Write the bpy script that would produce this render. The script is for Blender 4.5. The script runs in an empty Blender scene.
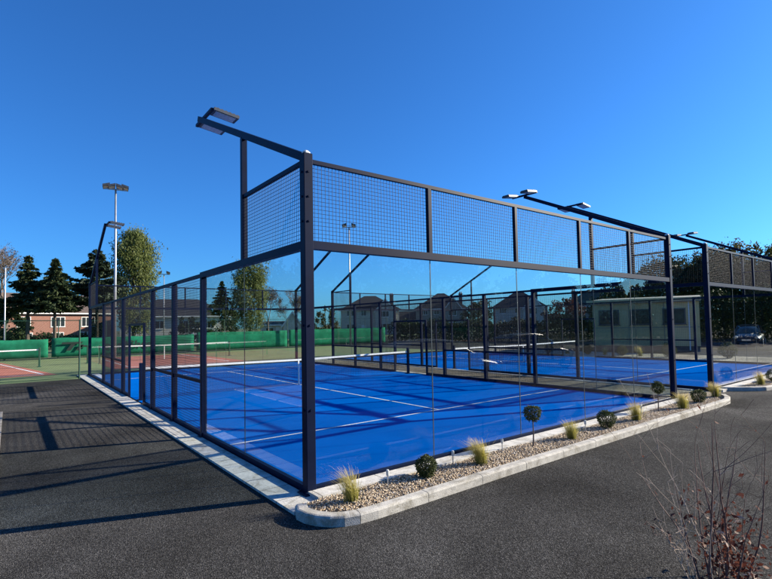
import bpy, math, random
import numpy as np
from mathutils import Vector, Matrix

random.seed(7)
R = np.random.default_rng(11)
S = bpy.context.scene
COL = S.collection
rad = math.radians

# ------------------------------------------------------------------ camera
CP = np.array([-2.8032, -5.2243, 1.9874])
PAN, PIT, ROL, FPX = .6691, .0434, -.0185, 487.515
CX, CY = 394.4626, 303.658
_f0 = np.array([math.sin(PAN), math.cos(PAN), 0]); _r0 = np.array([math.cos(PAN), -math.sin(PAN), 0]); _u0 = np.array([0, 0, 1.])
FW = _f0*math.cos(PIT)+_u0*math.sin(PIT); _u = -_f0*math.sin(PIT)+_u0*math.cos(PIT)
RT = _r0*math.cos(ROL)+_u*math.sin(ROL); UP = -_r0*math.sin(ROL)+_u*math.cos(ROL)
cam = bpy.data.cameras.new('camera'); co = bpy.data.objects.new('camera', cam); COL.objects.link(co)
cam.sensor_width = 36; cam.lens = FPX*36/772
cam.shift_x = -(CX-386)/772; cam.shift_y = (CY-289.5)/772
cam.clip_start = .05; cam.clip_end = 3000
M4 = Matrix(((RT[0], UP[0], -FW[0], CP[0]), (RT[1], UP[1], -FW[1], CP[1]), (RT[2], UP[2], -FW[2], CP[2]), (0, 0, 0, 1)))
co.matrix_world = M4
S.camera = co

def az_of(u):
    d = FW+RT*(u-CX)/FPX
    return math.atan2(d[0], d[1])
def spot(u, dist):
    """ground point seen in column u at horizontal distance dist"""
    a = az_of(u)
    return (CP[0]+dist*math.sin(a), CP[1]+dist*math.cos(a))
def height_at(u, v, dist):
    d = FW+RT*(u-CX)/FPX-UP*(v-CY)/FPX
    return CP[2]+d[2]/math.hypot(d[0], d[1])*dist

# ------------------------------------------------------------------ world
SUNV = Vector((2.18, -.85, 1.0)).normalized()
EL = math.asin(SUNV.z); AZ = math.atan2(SUNV.x, SUNV.y)
W = bpy.data.worlds.new('World'); S.world = W; W.use_nodes = True
nt = W.node_tree; nt.nodes.clear()
out = nt.nodes.new('ShaderNodeOutputWorld'); bg = nt.nodes.new('ShaderNodeBackground')
sky = nt.nodes.new('ShaderNodeTexSky'); sky.sky_type = 'NISHITA'; sky.sun_disc = False
sky.sun_elevation = EL; sky.sun_rotation = AZ
sky.air_density = 1.0; sky.dust_density = .7; sky.ozone_density = 3.0; sky.altitude = 100
mul = nt.nodes.new('ShaderNodeMix'); mul.data_type = 'RGBA'; mul.blend_type = 'MULTIPLY'; mul.inputs[0].default_value = 1
mul.inputs[7].default_value = (.25, .705, 1.28, 1)      # deep clear-day blue
nt.links.new(sky.outputs[0], mul.inputs[6]); nt.links.new(mul.outputs[2], bg.inputs[0])
bg.inputs[1].default_value = .065
nt.links.new(bg.outputs[0], out.inputs[0])
sl = bpy.data.lights.new('sun', 'SUN'); sl.energy = 5.0; sl.angle = rad(.5); sl.color = (1, .9, .74)
so = bpy.data.objects.new('sun', sl); COL.objects.link(so)
so.rotation_euler = (-SUNV).to_track_quat('-Z', 'Y').to_euler(); so.location = (30, -20, 40)
vs = S.view_settings
S.display_settings.display_device = 'sRGB'
vs.view_transform = 'Standard'; vs.look = 'None'; vs.gamma = 1; vs.use_curve_mapping = False; vs.exposure = 1.27
S.cycles.transparent_max_bounces = 64; S.cycles.max_bounces = 8; S.cycles.glossy_bounces = 4
S.cycles.use_adaptive_sampling = True; S.cycles.use_denoising = True

# ------------------------------------------------------------------ materials
def nodes(name):
    m = bpy.data.materials.new(name); m.use_nodes = True
    n = m.node_tree; return m, n, n.nodes['Principled BSDF']
def N(n, t, **kw):
    x = n.nodes.new(t)
    for k, v in kw.items():
        if k in x.inputs: x.inputs[k].default_value = v
        else: setattr(x, k, v)
    return x
def ramp(n, stops, interp='LINEAR'):
    r = n.nodes.new('ShaderNodeValToRGB'); e = r.color_ramp.elements; r.color_ramp.interpolation = interp
    while len(e) < len(stops): e.new(.5)
    for i, (p, c) in enumerate(stops):
        e[i].position = p; e[i].color = (*c, 1) if len(c) == 3 else c
    return r
def coords(n, kind='Object'):
    return n.nodes.new('ShaderNodeTexCoord').outputs[kind]
def mixc(n, fac, a, b, mode='MIX'):
    x = n.nodes.new('ShaderNodeMix'); x.data_type = 'RGBA'; x.blend_type = mode
    L = n.links
    for sock, v in ((x.inputs[0], fac), (x.inputs[6], a), (x.inputs[7], b)):
        if hasattr(v, 'is_linked'): L.new(v, sock)
        else: sock.default_value = v if not isinstance(v, tuple) else (*v, 1)
    return x.outputs[2]
def mat(name, col, rough=.7, var=.15, scale=6, metal=0, bump=0, bscale=None, spec=.5, detail=4):
    m, n, p = nodes(name)
    co_ = coords(n)
    t = N(n, 'ShaderNodeTexNoise', Scale=scale, Detail=detail, Roughness=.6); n.links.new(co_, t.inputs['Vector'])
    a = tuple(c*(1-var) for c in col); b = tuple(min(1, c*(1+var)) for c in col)
    r = ramp(n, [(.3, a), (.7, b)]); n.links.new(t.outputs[0], r.inputs[0]); n.links.new(r.outputs[0], p.inputs['Base Color'])
    p.inputs['Roughness'].default_value = rough; p.inputs['Metallic'].default_value = metal
    p.inputs['Specular IOR Level'].default_value = spec
    if bump:
        t2 = N(n, 'ShaderNodeTexNoise', Scale=bscale or scale*8, Detail=3); n.links.new(co_, t2.inputs['Vector'])
        bn = N(n, 'ShaderNodeBump', Strength=bump, Distance=.01); n.links.new(t2.outputs[0], bn.inputs['Height']); n.links.new(bn.outputs[0], p.inputs['Normal'])
    return m
def leafmat(name, cols, trans=.3, rough=.55):
    """leaves: colour differs from leaf to leaf and clump to clump"""
    m, n, p = nodes(name)
    g = n.nodes.new('ShaderNodeNewGeometry')
    t = N(n, 'ShaderNodeTexNoise', Scale=.9, Detail=2); n.links.new(coords(n), t.inputs['Vector'])
    ma = N(n, 'ShaderNodeMath', operation='MULTIPLY_ADD'); n.links.new(g.outputs['Random Per Island'], ma.inputs[0]); ma.inputs[1].default_value = .6
    mb = N(n, 'ShaderNodeMath', operation='MULTIPLY'); n.links.new(t.outputs[0], mb.inputs[0]); mb.inputs[1].default_value = .4
    n.links.new(mb.outputs[0], ma.inputs[2])
    r = ramp(n, [(i/(len(cols)-1)*.8+.1, c) for i, c in enumerate(cols)]); n.links.new(ma.outputs[0], r.inputs[0])
    n.links.new(r.outputs[0], p.inputs['Base Color']); p.inputs['Roughness'].default_value = rough
    p.inputs['Specular IOR Level'].default_value = .1
    tr = n.nodes.new('ShaderNodeBsdfTranslucent'); n.links.new(r.outputs[0], tr.inputs[0])
    mx = n.nodes.new('ShaderNodeMixShader'); mx.inputs[0].default_value = trans
    n.links.new(p.outputs[0], mx.inputs[1]); n.links.new(tr.outputs[0], mx.inputs[2])
    n.links.new(mx.outputs[0], n.nodes['Material Output'].inputs[0])
    return m
def glassmat(name, tint=(.925, .95, .942), refl=1.5, floor=.024):
    m = bpy.data.materials.new(name); m.use_nodes = True; n = m.node_tree; n.nodes.clear(); L = n.links
    o = n.nodes.new('ShaderNodeOutputMaterial'); t = n.nodes.new('ShaderNodeBsdfTransparent'); t.inputs[0].default_value = (*tint, 1)
    g = n.nodes.new('ShaderNodeBsdfGlossy'); g.inputs['Roughness'].default_value = .0; g.inputs[0].default_value = (1, 1, 1, 1)
    lw = N(n, 'ShaderNodeLayerWeight', Blend=.5)
    pw = N(n, 'ShaderNodeMath', operation='POWER'); L.new(lw.outputs['Facing'], pw.inputs[0]); pw.inputs[1].default_value = 5
    ml = N(n, 'ShaderNodeMath', operation='MULTIPLY_ADD'); L.new(pw.outputs[0], ml.inputs[0]); ml.inputs[1].default_value = .9; ml.inputs[2].default_value = floor
    m2 = N(n, 'ShaderNodeMath', operation='MULTIPLY', use_clamp=True); L.new(ml.outputs[0], m2.inputs[0]); m2.inputs[1].default_value = refl
    ge = n.nodes.new('ShaderNodeNewGeometry')
    inv = N(n, 'ShaderNodeMath', operation='SUBTRACT'); inv.inputs[0].default_value = 1; L.new(ge.outputs['Backfacing'], inv.inputs[1])
    m3 = N(n, 'ShaderNodeMath', operation='MULTIPLY'); L.new(m2.outputs[0], m3.inputs[0]); L.new(inv.outputs[0], m3.inputs[1])
    mx = n.nodes.new('ShaderNodeMixShader'); L.new(m3.outputs[0], mx.inputs[0]); L.new(t.outputs[0], mx.inputs[1]); L.new(g.outputs[0], mx.inputs[2])
    L.new(mx.outputs[0], o.inputs[0])
    return m

MT = {}
MT['steel'] = mat('navy_powder_coat', (.0035, .008, .028), .45, .2, 3, spec=.1)
MT['wire'] = mat('navy_wire', (.006, .0085, .017), .5, .1, 3, spec=.18)
MT['cap'] = mat('pale_cap', (.62, .62, .6), .45, .1, 8)
MT['galv'] = mat('galvanised_steel', (.42, .44, .46), .4, .15, 5, metal=.6)
MT['white_pole'] = mat('white_painted_pole', (.7, .72, .74), .4, .08, 3)
MT['lamp_body'] = mat('lamp_housing', (.05, .055, .065), .45, .2, 8)
MT['lamp_lens'] = mat('lamp_lens', (.55, .58, .6), .25, .2, 30)
MT['seal'] = mat('joint_seal', (.05, .065, .07), .4, .1, 9)
MT['glass'] = glassmat('toughened_glass')
MT['net'] = mat('net_cord', (.012, .012, .014), .8, .1, 9)
MT['tape'] = mat('net_tape', (.8, .8, .78), .7, .06, 9)
MT['window_white'] = mat('white_frame', (.75, .75, .72), .5, .05, 4)
MT['render_white'] = mat('white_render', (.58, .54, .46), .85, .08, 1.5, bump=.2)
MT['render_grey'] = mat('grey_render', (.27, .255, .225), .85, .1, 1.5, bump=.2)
MT['cream'] = mat('cream_cladding', (.70, .51, .25), .7, .06, 1.2)
MT['slate'] = mat('slate_roof', (.018, .018, .021), .7, .3, 5, bump=.4)
MT['brown_tile'] = mat('brown_roof_tile', (.085, .06, .05), .8, .3, 5, bump=.4)
MT['bark'] = mat('bark', (.09, .07, .052), .95, .35, 8, bump=.5)
MT['twig'] = mat('grey_twig', (.16, .125, .1), .95, .3, 8)
MT['green_screen'] = mat('green_windbreak_cloth', (.012, .14, .075), .95, .3, 1.8, bump=.3, bscale=60, spec=.1)
MT['green_paint'] = mat('green_fence_paint', (.015, .06, .035), .5, .2, 5)
MT['print'] = mat('dark_print', (.006, .018, .014), .85, .1, 4)
MT['rubber'] = mat('tyre_rubber', (.02, .02, .02), .85, .2, 20)
MT['rim'] = mat('alloy_rim', (.5, .5, .52), .3, .1, 10, metal=.8)
MT['clear'] = mat('clear_acrylic', (.5, .52, .5), .2, .1, 30)
m, n, p = nodes('window_pane'); p.inputs['Base Color'].default_value = (.02, .025, .03, 1); p.inputs['Roughness'].default_value = .06
t = N(n, 'ShaderNodeTexNoise', Scale=2.); n.links.new(coords(n), t.inputs['Vector'])
bn = N(n, 'ShaderNodeBump', Strength=.03); n.links.new(t.outputs[0], bn.inputs['Height']); n.links.new(bn.outputs[0], p.inputs['Normal'])
MT['pane'] = m

def brickmat():
    m, n, p = nodes('red_brick'); L = n.links
    b = N(n, 'ShaderNodeTexBrick', Scale=4.5); b.inputs['Color1'].default_value = (.23, .09, .06, 1); b.inputs['Color2'].default_value = (.17, .065, .045, 1)
    b.inputs['Mortar'].default_value = (.3, .24, .2, 1); b.inputs['Mortar Size'].default_value = .015
    mp = N(n, 'ShaderNodeMapping'); mp.inputs['Rotation'].default_value = (rad(90), 0, 0)
    L.new(coords(n), mp.inputs[0]); L.new(mp.outputs[0], b.inputs['Vector']); L.new(b.outputs[0], p.inputs['Base Color'])
    p.inputs['Roughness'].default_value = .9; return m
MT['brick'] = brickmat()

def asphaltmat(name, c0, c1, patches=.45):
    m, n, p = nodes(name); L = n.links; c = coords(n)
    v = N(n, 'ShaderNodeTexVoronoi', Scale=130.); L.new(c, v.inputs['Vector'])
    sp = n.nodes.new('ShaderNodeSeparateColor'); L.new(v.outputs['Color'], sp.inputs[0])
    r = ramp(n, [(0, tuple(x*.5 for x in c0)), (.5, c0), (.85, c1), (.98, tuple(x*1.6 for x in c1))]); L.new(sp.outputs[0], r.inputs[0])
    f = N(n, 'ShaderNodeTexNoise', Scale=28., Detail=5, Roughness=.75); L.new(c, f.inputs['Vector'])
    fr = ramp(n, [(.32, (.66,)*3), (.68, (1.28,)*3)]); L.new(f.outputs[0], fr.inputs[0])
    b0 = mixc(n, 1., r.outputs[0], fr.outputs[0], 'MULTIPLY')
    g = N(n, 'ShaderNodeTexNoise', Scale=.45, Detail=6, Roughness=.62, Distortion=.6); L.new(c, g.inputs['Vector'])
    gr = ramp(n, [(.3, (1-patches,)*3), (.5, (1,)*3), (.72, (1+patches,)*3)]); L.new(g.outputs[0], gr.inputs[0])
    b1 = mixc(n, 1., b0, gr.outputs[0], 'MULTIPLY')
    w = N(n, 'ShaderNodeTexNoise', Scale=.16, Detail=4, Roughness=.55, Distortion=1.2); L.new(c, w.inputs['Vector'])   # dusty and worn stretches
    wr = ramp(n, [(.36, (.82,)*3), (.52, (1,)*3), (.64, (1.5, 1.49, 1.47))]); L.new(w.outputs[0], wr.inputs[0])
    b1 = mixc(n, 1., b1, wr.outputs[0], 'MULTIPLY'); L.new(b1, p.inputs['Base Color'])
    p.inputs['Roughness'].default_value = .92; p.inputs['Specular IOR Level'].default_value = .02
    bn = N(n, 'ShaderNodeBump', Strength=.9, Distance=.006); L.new(v.outputs['Distance'], bn.inputs['Height'])
    b2 = N(n, 'ShaderNodeBump', Strength=.5, Distance=.01); L.new(f.outputs[0], b2.inputs['Height']); L.new(bn.outputs[0], b2.inputs['Normal'])
    L.new(b2.outputs[0], p.inputs['Normal'])
    return m
MT['asphalt'] = asphaltmat('asphalt', (.039, .038, .0365), (.076, .074, .071))
MT['gravel_path'] = asphaltmat('tan_gravel', (.12, .105, .08), (.24, .21, .165))
MT['gravel_pale'] = asphaltmat('pale_gravel', (.3, .27, .22), (.5, .46, .39))
MT['gravel_under'] = asphaltmat('gravel_underlay', (.12, .1, .075), (.3, .25, .19))

def concretemat(name, col, joint=0, axis=1):
    m, n, p = nodes(name); L = n.links; c = coords(n)
    t = N(n, 'ShaderNodeTexNoise', Scale=5., Detail=8, Roughness=.7); L.new(c, t.inputs['Vector'])
    r = ramp(n, [(.28, tuple(x*.68 for x in col)), (.5, col), (.75, tuple(x*1.18 for x in col))]); L.new(t.outputs[0], r.inputs[0])
    t2 = N(n, 'ShaderNodeTexNoise', Scale=120., Detail=2); L.new(c, t2.inputs['Vector'])
    r2 = ramp(n, [(.35, (.75,)*3), (.6, (1.08,)*3)]); L.new(t2.outputs[0], r2.inputs[0])
    b = mixc(n, 1., r.outputs[0], r2.outputs[0], 'MULTIPLY')
    t3 = N(n, 'ShaderNodeTexNoise', Scale=2.3, Detail=9, Roughness=.72, Distortion=1.5); L.new(c, t3.inputs['Vector'])
    r3 = ramp(n, [(.38, (.62, .6, .55)), (.5, (1,)*3), (.7, (1.12,)*3)]); L.new(t3.outputs[0], r3.inputs[0])
    b = mixc(n, 1., b, r3.outputs[0], 'MULTIPLY')
    if joint:
        sx = n.nodes.new('ShaderNodeSeparateXYZ'); L.new(c, sx.inputs[0])
        a = N(n, 'ShaderNodeMath', operation='PINGPONG'); L.new(sx.outputs[axis], a.inputs[0]); a.inputs[1].default_value = joint/2
        ls = N(n, 'ShaderNodeMath', operation='LESS_THAN'); L.new(a.outputs[0], ls.inputs[0]); ls.inputs[1].default_value = .006
        b = mixc(n, ls.outputs[0], b, (.08, .075, .07))
    L.new(b, p.inputs['Base Color']); p.inputs['Roughness'].default_value = .9; p.inputs['Specular IOR Level'].default_value = .3
    bn = N(n, 'ShaderNodeBump', Strength=.5, Distance=.006); L.new(t2.outputs[0], bn.inputs['Height']); L.new(bn.outputs[0], p.inputs['Normal'])
    return m
MT['slab'] = concretemat('slab_concrete', (.5, .49, .45), .45, 1)
MT['edging'] = concretemat('edging_concrete', (.5, .485, .45), .9, 0)
MT['kerb'] = concretemat('kerb_concrete', (.44, .42, .375))
MT['path'] = concretemat('path_concrete', (.3, .275, .24))

def turfmat():
    m, n, p = nodes('blue_turf'); L = n.links; c = coords(n)
    t = N(n, 'ShaderNodeTexNoise', Scale=.5, Detail=6, Roughness=.65); L.new(c, t.inputs['Vector'])
    r = ramp(n, [(.3, (.0004, .093, .4)), (.7, (.0006, .118, .5))]); L.new(t.outputs[0], r.inputs[0])
    # sand brushed along the width of the court
    mp = N(n, 'ShaderNodeMapping'); mp.inputs['Scale'].default_value = (.28, 5., 1); L.new(c, mp.inputs[0])
    s = N(n, 'ShaderNodeTexNoise', Scale=1.1, Detail=7, Roughness=.7, Distortion=.4); L.new(mp.outputs[0], s.inputs['Vector'])
    sr = ramp(n, [(.585, (0,)*3), (.78, (.26,)*3)]); L.new(s.outputs[0], sr.inputs[0])
    b = mixc(n, sr.outputs[0], r.outputs[0], (.04, .27, .6))
    f = N(n, 'ShaderNodeTexNoise', Scale=160., Detail=2); L.new(c, f.inputs['Vector'])
    fr = ramp(n, [(.35, (.75,)*3), (.65, (1.2,)*3)]); L.new(f.outputs[0], fr.inputs[0])
    b = mixc(n, 1., b, fr.outputs[0], 'MULTIPLY'); L.new(b, p.inputs['Base Color'])
    p.inputs['Roughness'].default_value = .95; p.inputs['Specular IOR Level'].default_value = 0
    bn = N(n, 'ShaderNodeBump', Strength=.5, Distance=.006); L.new(f.outputs[0], bn.inputs['Height']); L.new(bn.outputs[0], p.inputs['Normal'])
    return m
MT['turf'] = turfmat()
MT['line'] = mat('white_line', (.72, .74, .76), .85, .12, 14)
MT['tennis_green'] = mat('green_sports_turf', (.115, .155, .055), .95, .25, .8, bump=.4, bscale=90)
MT['tennis_red'] = mat('red_sports_turf', (.33, .105, .065), .95, .18, .8, bump=.4, bscale=90)
MT['grass'] = mat('grass', (.06, .09, .03), .95, .4, .7, bump=.4, bscale=40)
def pebblemat():
    m, n, p = nodes('pebbles'); L = n.links
    g = n.nodes.new('ShaderNodeNewGeometry')
    r = ramp(n, [(0, (.12, .08, .045)), (.25, (.31, .215, .125)), (.5, (.45, .34, .215)), (.75, (.56, .46, .33)), (.92, (.25, .22, .19)), (1, (.66, .60, .52))])
    L.new(g.outputs['Random Per Island'], r.inputs[0]); L.new(r.outputs[0], p.inputs['Base Color']); p.inputs['Roughness'].default_value = .8
    return m
MT['pebble'] = pebblemat()
MT['leaf_spruce'] = leafmat('spruce_needles', [(.012, .024, .012), (.035, .052, .022), (.095, .112, .045)], .15)  # lightest tone puts sunlit highlights into the needle colour
MT['leaf_cedar'] = leafmat('cedar_needles', [(.014, .028, .016), (.035, .052, .03), (.075, .095, .05)], .15)
MT['leaf_poplar'] = leafmat('spring_leaves', [(.085, .115, .03), (.155, .185, .06), (.25, .275, .12)], .45)
MT['leaf_dark'] = leafmat('hedge_leaves', [(.012, .022, .01), (.025, .042, .016), (.05, .07, .025)], .2)
MT['leaf_moss'] = leafmat('moss_green_leaves', [(.028, .036, .012), (.055, .065, .02), (.1, .105, .035)], .3)
MT['leaf_olive'] = leafmat('olive_leaves', [(.035, .035, .014), (.075, .07, .025), (.13, .11, .04)], .3)
MT['leaf_brown'] = leafmat('brown_buds', [(.07, .05, .035), (.11, .08, .055), (.15, .11, .07)], .25)
MT['leaf_copper'] = leafmat('copper_leaves', [(.04, .014, .014), (.08, .025, .022), (.12, .045, .035)], .25)
MT['leaf_box'] = leafmat('box_leaves', [(.022, .032, .012), (.05, .066, .022), (.1, .115, .042)], .25)
MT['leaf_dead'] = leafmat('dead_leaves', [(.06, .02, .014), (.11, .035, .024), (.17, .075, .05)], .3)
MT['leaf_pale'] = leafmat('bleached_leaves', [(.3, .2, .15), (.42, .31, .25), (.5, .41, .36)], .3)
MT['stem_red'] = mat('red_brown_stem', (.11, .055, .045), .75, .35, 14)
MT['stem_pale'] = mat('pale_dry_stem', (.36, .28, .22), .8, .25, 14)
def tuftmat():
    m, n, p = nodes('feather_grass'); L = n.links; c = coords(n)
    sx = n.nodes.new('ShaderNodeSeparateXYZ'); L.new(c, sx.inputs[0])
    g = n.nodes.new('ShaderNodeNewGeometry')
    a = N(n, 'ShaderNodeMath', operation='MULTIPLY_ADD'); L.new(g.outputs['Random Per Island'], a.inputs[0]); a.inputs[1].default_value = .16; L.new(sx.outputs[2], a.inputs[2])
    r = ramp(n, [(.06, (.13, .13, .02)), (.24, (.36, .33, .07)), (.4, (.58, .48, .2)), (.55, (.62, .5, .36))]); L.new(a.outputs[0], r.inputs[0])
    L.new(r.outputs[0], p.inputs['Base Color']); p.inputs['Roughness'].default_value = .7
    tr = n.nodes.new('ShaderNodeBsdfTranslucent'); L.new(r.outputs[0], tr.inputs[0])
    mx = n.nodes.new('ShaderNodeMixShader'); mx.inputs[0].default_value = .35
    L.new(p.outputs[0], mx.inputs[1]); L.new(tr.outputs[0], mx.inputs[2]); L.new(mx.outputs[0], n.nodes['Material Output'].inputs[0])
    return m
MT['tuft'] = tuftmat()
def carpaint(name, col):
    m, n, p = nodes(name); p.inputs['Base Color'].default_value = (*col, 1); p.inputs['Metallic'].default_value = .4
    p.inputs['Roughness'].default_value = .3; p.inputs['Coat Weight'].default_value = .5; p.inputs['Coat Roughness'].default_value = .16
    t = N(n, 'ShaderNodeTexNoise', Scale=300.); n.links.new(coords(n), t.inputs['Vector'])
    r = ramp(n, [(.3, tuple(x*.85 for x in col)), (.7, col)]); n.links.new(t.outputs[0], r.inputs[0]); n.links.new(r.outputs[0], p.inputs['Base Color'])
    return m

# ------------------------------------------------------------------ mesh helpers
class MB:
    def __init__(s): s.v = []; s.f = []
    def add(s, vs_, fs):
        o = len(s.v); s.v += [tuple(x) for x in vs_]; s.f += [tuple(i+o for i in f) for f in fs]; return s
    def box(s, a, b):
        x0, y0, z0 = a; x1, y1, z1 = b
        return s.add([(x0, y0, z0), (x1, y0, z0), (x1, y1, z0), (x0, y1, z0), (x0, y0, z1), (x1, y0, z1), (x1, y1, z1), (x0, y1, z1)],
                     [(3, 2, 1, 0), (4, 5, 6, 7), (0, 1, 5, 4), (1, 2, 6, 5), (2, 3, 7, 6), (3, 0, 4, 7)])
    def bev(s, a, b, r):
        """box with chamfered vertical and top edges"""
        x0, y0, z0 = a; x1, y1, z1 = b
        def ring(x0, y0, x1, y1, z, r): return [(x0+r, y0, z), (x1-r, y0, z), (x1, y0+r, z), (x1, y1-r, z), (x1-r, y1, z), (x0+r, y1, z), (x0, y1-r, z), (x0, y0+r, z)]
        vs_ = ring(x0, y0, x1, y1, z0, r)+ring(x0, y0, x1, y1, z1-r, r)+ring(x0+r, y0+r, x1-r, y1-r, z1, r*.6)
        fs = [tuple(range(7, -1, -1)), tuple(range(16, 24))]
        for k in (0, 8):
            for i in range(8): fs.append((k+i, k+(i+1) % 8, k+8+(i+1) % 8, k+8+i))
        return s.add(vs_, fs)
    def bar(s, p, q, w, h=None):
        h = h or w; p = Vector(p); q = Vector(q); d = (q-p).normalized()
        up_ = Vector((0, 0, 1)) if abs(d.z) < .95 else Vector((0, 1, 0))
        a = d.cross(up_).normalized(); b = a.cross(d).normalized()
        vs_ = [e+a*sx*w/2+b*sy*h/2 for e in (p, q) for sx, sy in ((-1, -1), (1, -1), (1, 1), (-1, 1))]
        return s.add(vs_, [(0, 1, 2, 3), (7, 6, 5, 4), (0, 4, 5, 1), (1, 5, 6, 2), (2, 6, 7, 3), (3, 7, 4, 0)])
    def tube(s, pts, rads, n=6, cap=True):
        pts = [Vector(p) for p in pts]; o = len(s.v); k = len(pts)
        for i, p in enumerate(pts):
            d = (pts[min(i+1, k-1)]-pts[max(i-1, 0)]).normalized()
            ref = Vector((1, 0, 0)) if abs(d.x) < .8 else Vector((0, 1, 0))
            a = d.cross(ref).normalized(); b = d.cross(a)
            for j in range(n):
                t = 2*math.pi*j/n; s.v.append(tuple(p+(a*math.cos(t)+b*math.sin(t))*rads[i]))
        for i in range(k-1):
            for j in range(n):
                s.f.append((o+i*n+j, o+i*n+(j+1) % n, o+(i+1)*n+(j+1) % n, o+(i+1)*n+j))
        if cap: s.f.append(tuple(o+j for j in range(n-1, -1, -1))); s.f.append(tuple(o+(k-1)*n+j for j in range(n)))
        return s
    def build(s, name, m, parent=None, smooth=False):
        me = bpy.data.meshes.new(name); me.from_pydata(s.v, [], s.f); me.update()
        return link(name, me, m, parent, smooth)
def link(name, me, m, parent=None, smooth=False):
    if m is not None: me.materials.append(m)
    if smooth: me.polygons.foreach_set('use_smooth', [True]*len(me.polygons))
    o = bpy.data.objects.new(name, me); COL.objects.link(o)
    if parent is not None: o.parent = parent
    return o
def np_mesh(name, V, F, m, parent=None, smooth=False):
    me = bpy.data.meshes.new(name); V = np.asarray(V, np.float32); F = np.asarray(F, np.int32); k = F.shape[1]
    me.vertices.add(len(V)); me.vertices.foreach_set('co', V.ravel())
    me.loops.add(F.size); me.loops.foreach_set('vertex_index', F.ravel())
    me.polygons.add(len(F)); me.polygons.foreach_set('loop_start', np.arange(0, F.size, k, dtype=np.int32))
    me.update(calc_edges=True); me.validate()
    return link(name, me, m, parent, smooth)
def thing(name, label, cat, loc=(0, 0, 0), rz=0, group=None):
    o = bpy.data.objects.new(name, None); COL.objects.link(o); o.empty_display_size = .2
    o.location = loc; o.rotation_euler = (0, 0, rz); tag(o, label, cat, group); return o
def tag(o, label, cat, group=None):
    o['label'] = label; o['category'] = cat
    if group: o['group'] = group
    return o
def struct(o, kind='structure'):
    o['kind'] = kind; return o
def dup(o, label=None, loc=None, rz=None, parent=None, scale=None):
    c = o.copy(); COL.objects.link(c)
    if parent is not None: c.parent = parent
    if label: c['label'] = label
    if loc is not None: c.location = loc
    if rz is not None: c.rotation_euler = (0, 0, rz)
    if scale is not None: c.scale = (scale,)*3 if not isinstance(scale, tuple) else scale
    for ch in list(o.children): dup(ch, parent=c)
    return c
def sheet(name, pts, z, m, kind='structure'):
    o = MB().add([(x, y, z) for x, y in pts], [tuple(range(len(pts)))]).build(name, m); struct(o, kind); return o
def rect(name, x0, y0, x1, y1, z, m): return sheet(name, [(x0, y0), (x1, y0), (x1, y1), (x0, y1)], z, m)

# ------------------------------------------------------------------ setting
rect('ground', -900, -900, 900, 900, -.012, MT['grass'])
rect('asphalt', -26, -60, 70, 18.72, 0, MT['asphalt'])
rect('car_park', 23, 18.72, 120, 60, -.004, MT['asphalt'])
rect('tennis_ground', -30, 18.72, 23, 37.6, -.004, MT['tennis_green'])
MBp = MB().box((-6.5, -20, -.01), (-2.9, 10.3, .03)); struct(MBp.build('pavement', MT['path']))
MB_s = MB().box((-.42, -.44, -.01), (-.052, 20.5, .03)); struct(MB_s.build('concrete_strip', MT['slab']))
struct(MB().box((-.052, -.30, -.01), (10.06, -.054, .07)).build('concrete_edging', MT['edging']))
struct(MB().box((12.34, -.30, -.01), (23.4, -.054, .07)).build('concrete_edging', MT['edging']))
rect('gravel_path', 10.06, -.3, 12.34, 20.4, .006, MT['gravel_path'])
struct(MB().box((10.08, .4, -.01), (10.26, 20.3, .03)).build('concrete_strip', MT['slab']))
struct(MB().box((12.14, .4, -.01), (12.32, 20.3, .03)).build('concrete_strip', MT['slab']))
struct(MB().box((-.05, 20.06, -.01), (22.5, 20.4, .03)).build('concrete_strip', MT['edging']))
struct(MB().box((22.48, -.05, -.01), (22.7, 20.05, .03)).build('concrete_strip', MT['slab']))
rect('gravel_bed', 22.72, 1., 27, 20, .02, MT['gravel_pale'])
for ox in (0, 12.4):
    rect('blue_turf', ox+.03, .03, ox+9.97, 19.97, .012, MT['turf'])
    for a in ((0.05, 3.03, 9.95, 3.08), (.05, 16.92, 9.95, 16.97), (4.975, 3.08, 5.025, 16.92)):
        rect('court_marking', ox+a[0], a[1], ox+a[2], a[3], .017, MT['line'])
# tennis courts
sheet('tennis_court', [(-1.04, 21.9), (-3.2, 35.5), (-16, 35.5), (-14, 22.4)], .001, MT['tennis_red'])
sheet('court_marking', [(-1.5, 22.7), (-1.58, 22.62), (-3.5, 34.9), (-3.42, 34.9)], .005, MT['line'])
sheet('court_marking', [(-1.5, 22.7), (-1.5, 22.62), (-14, 23.1), (-14, 23.2)], .005, MT['line'])
rect('tennis_court', 1.4, 23, 8.4, 35.5, .001, MT['tennis_red'])
for a in ((2.2, 23.9, 7.6, 23.98), (2.2, 23.9, 2.28, 35), (7.52, 23.9, 7.6, 35)): rect('court_marking', *a, .005, MT['line'])

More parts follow.
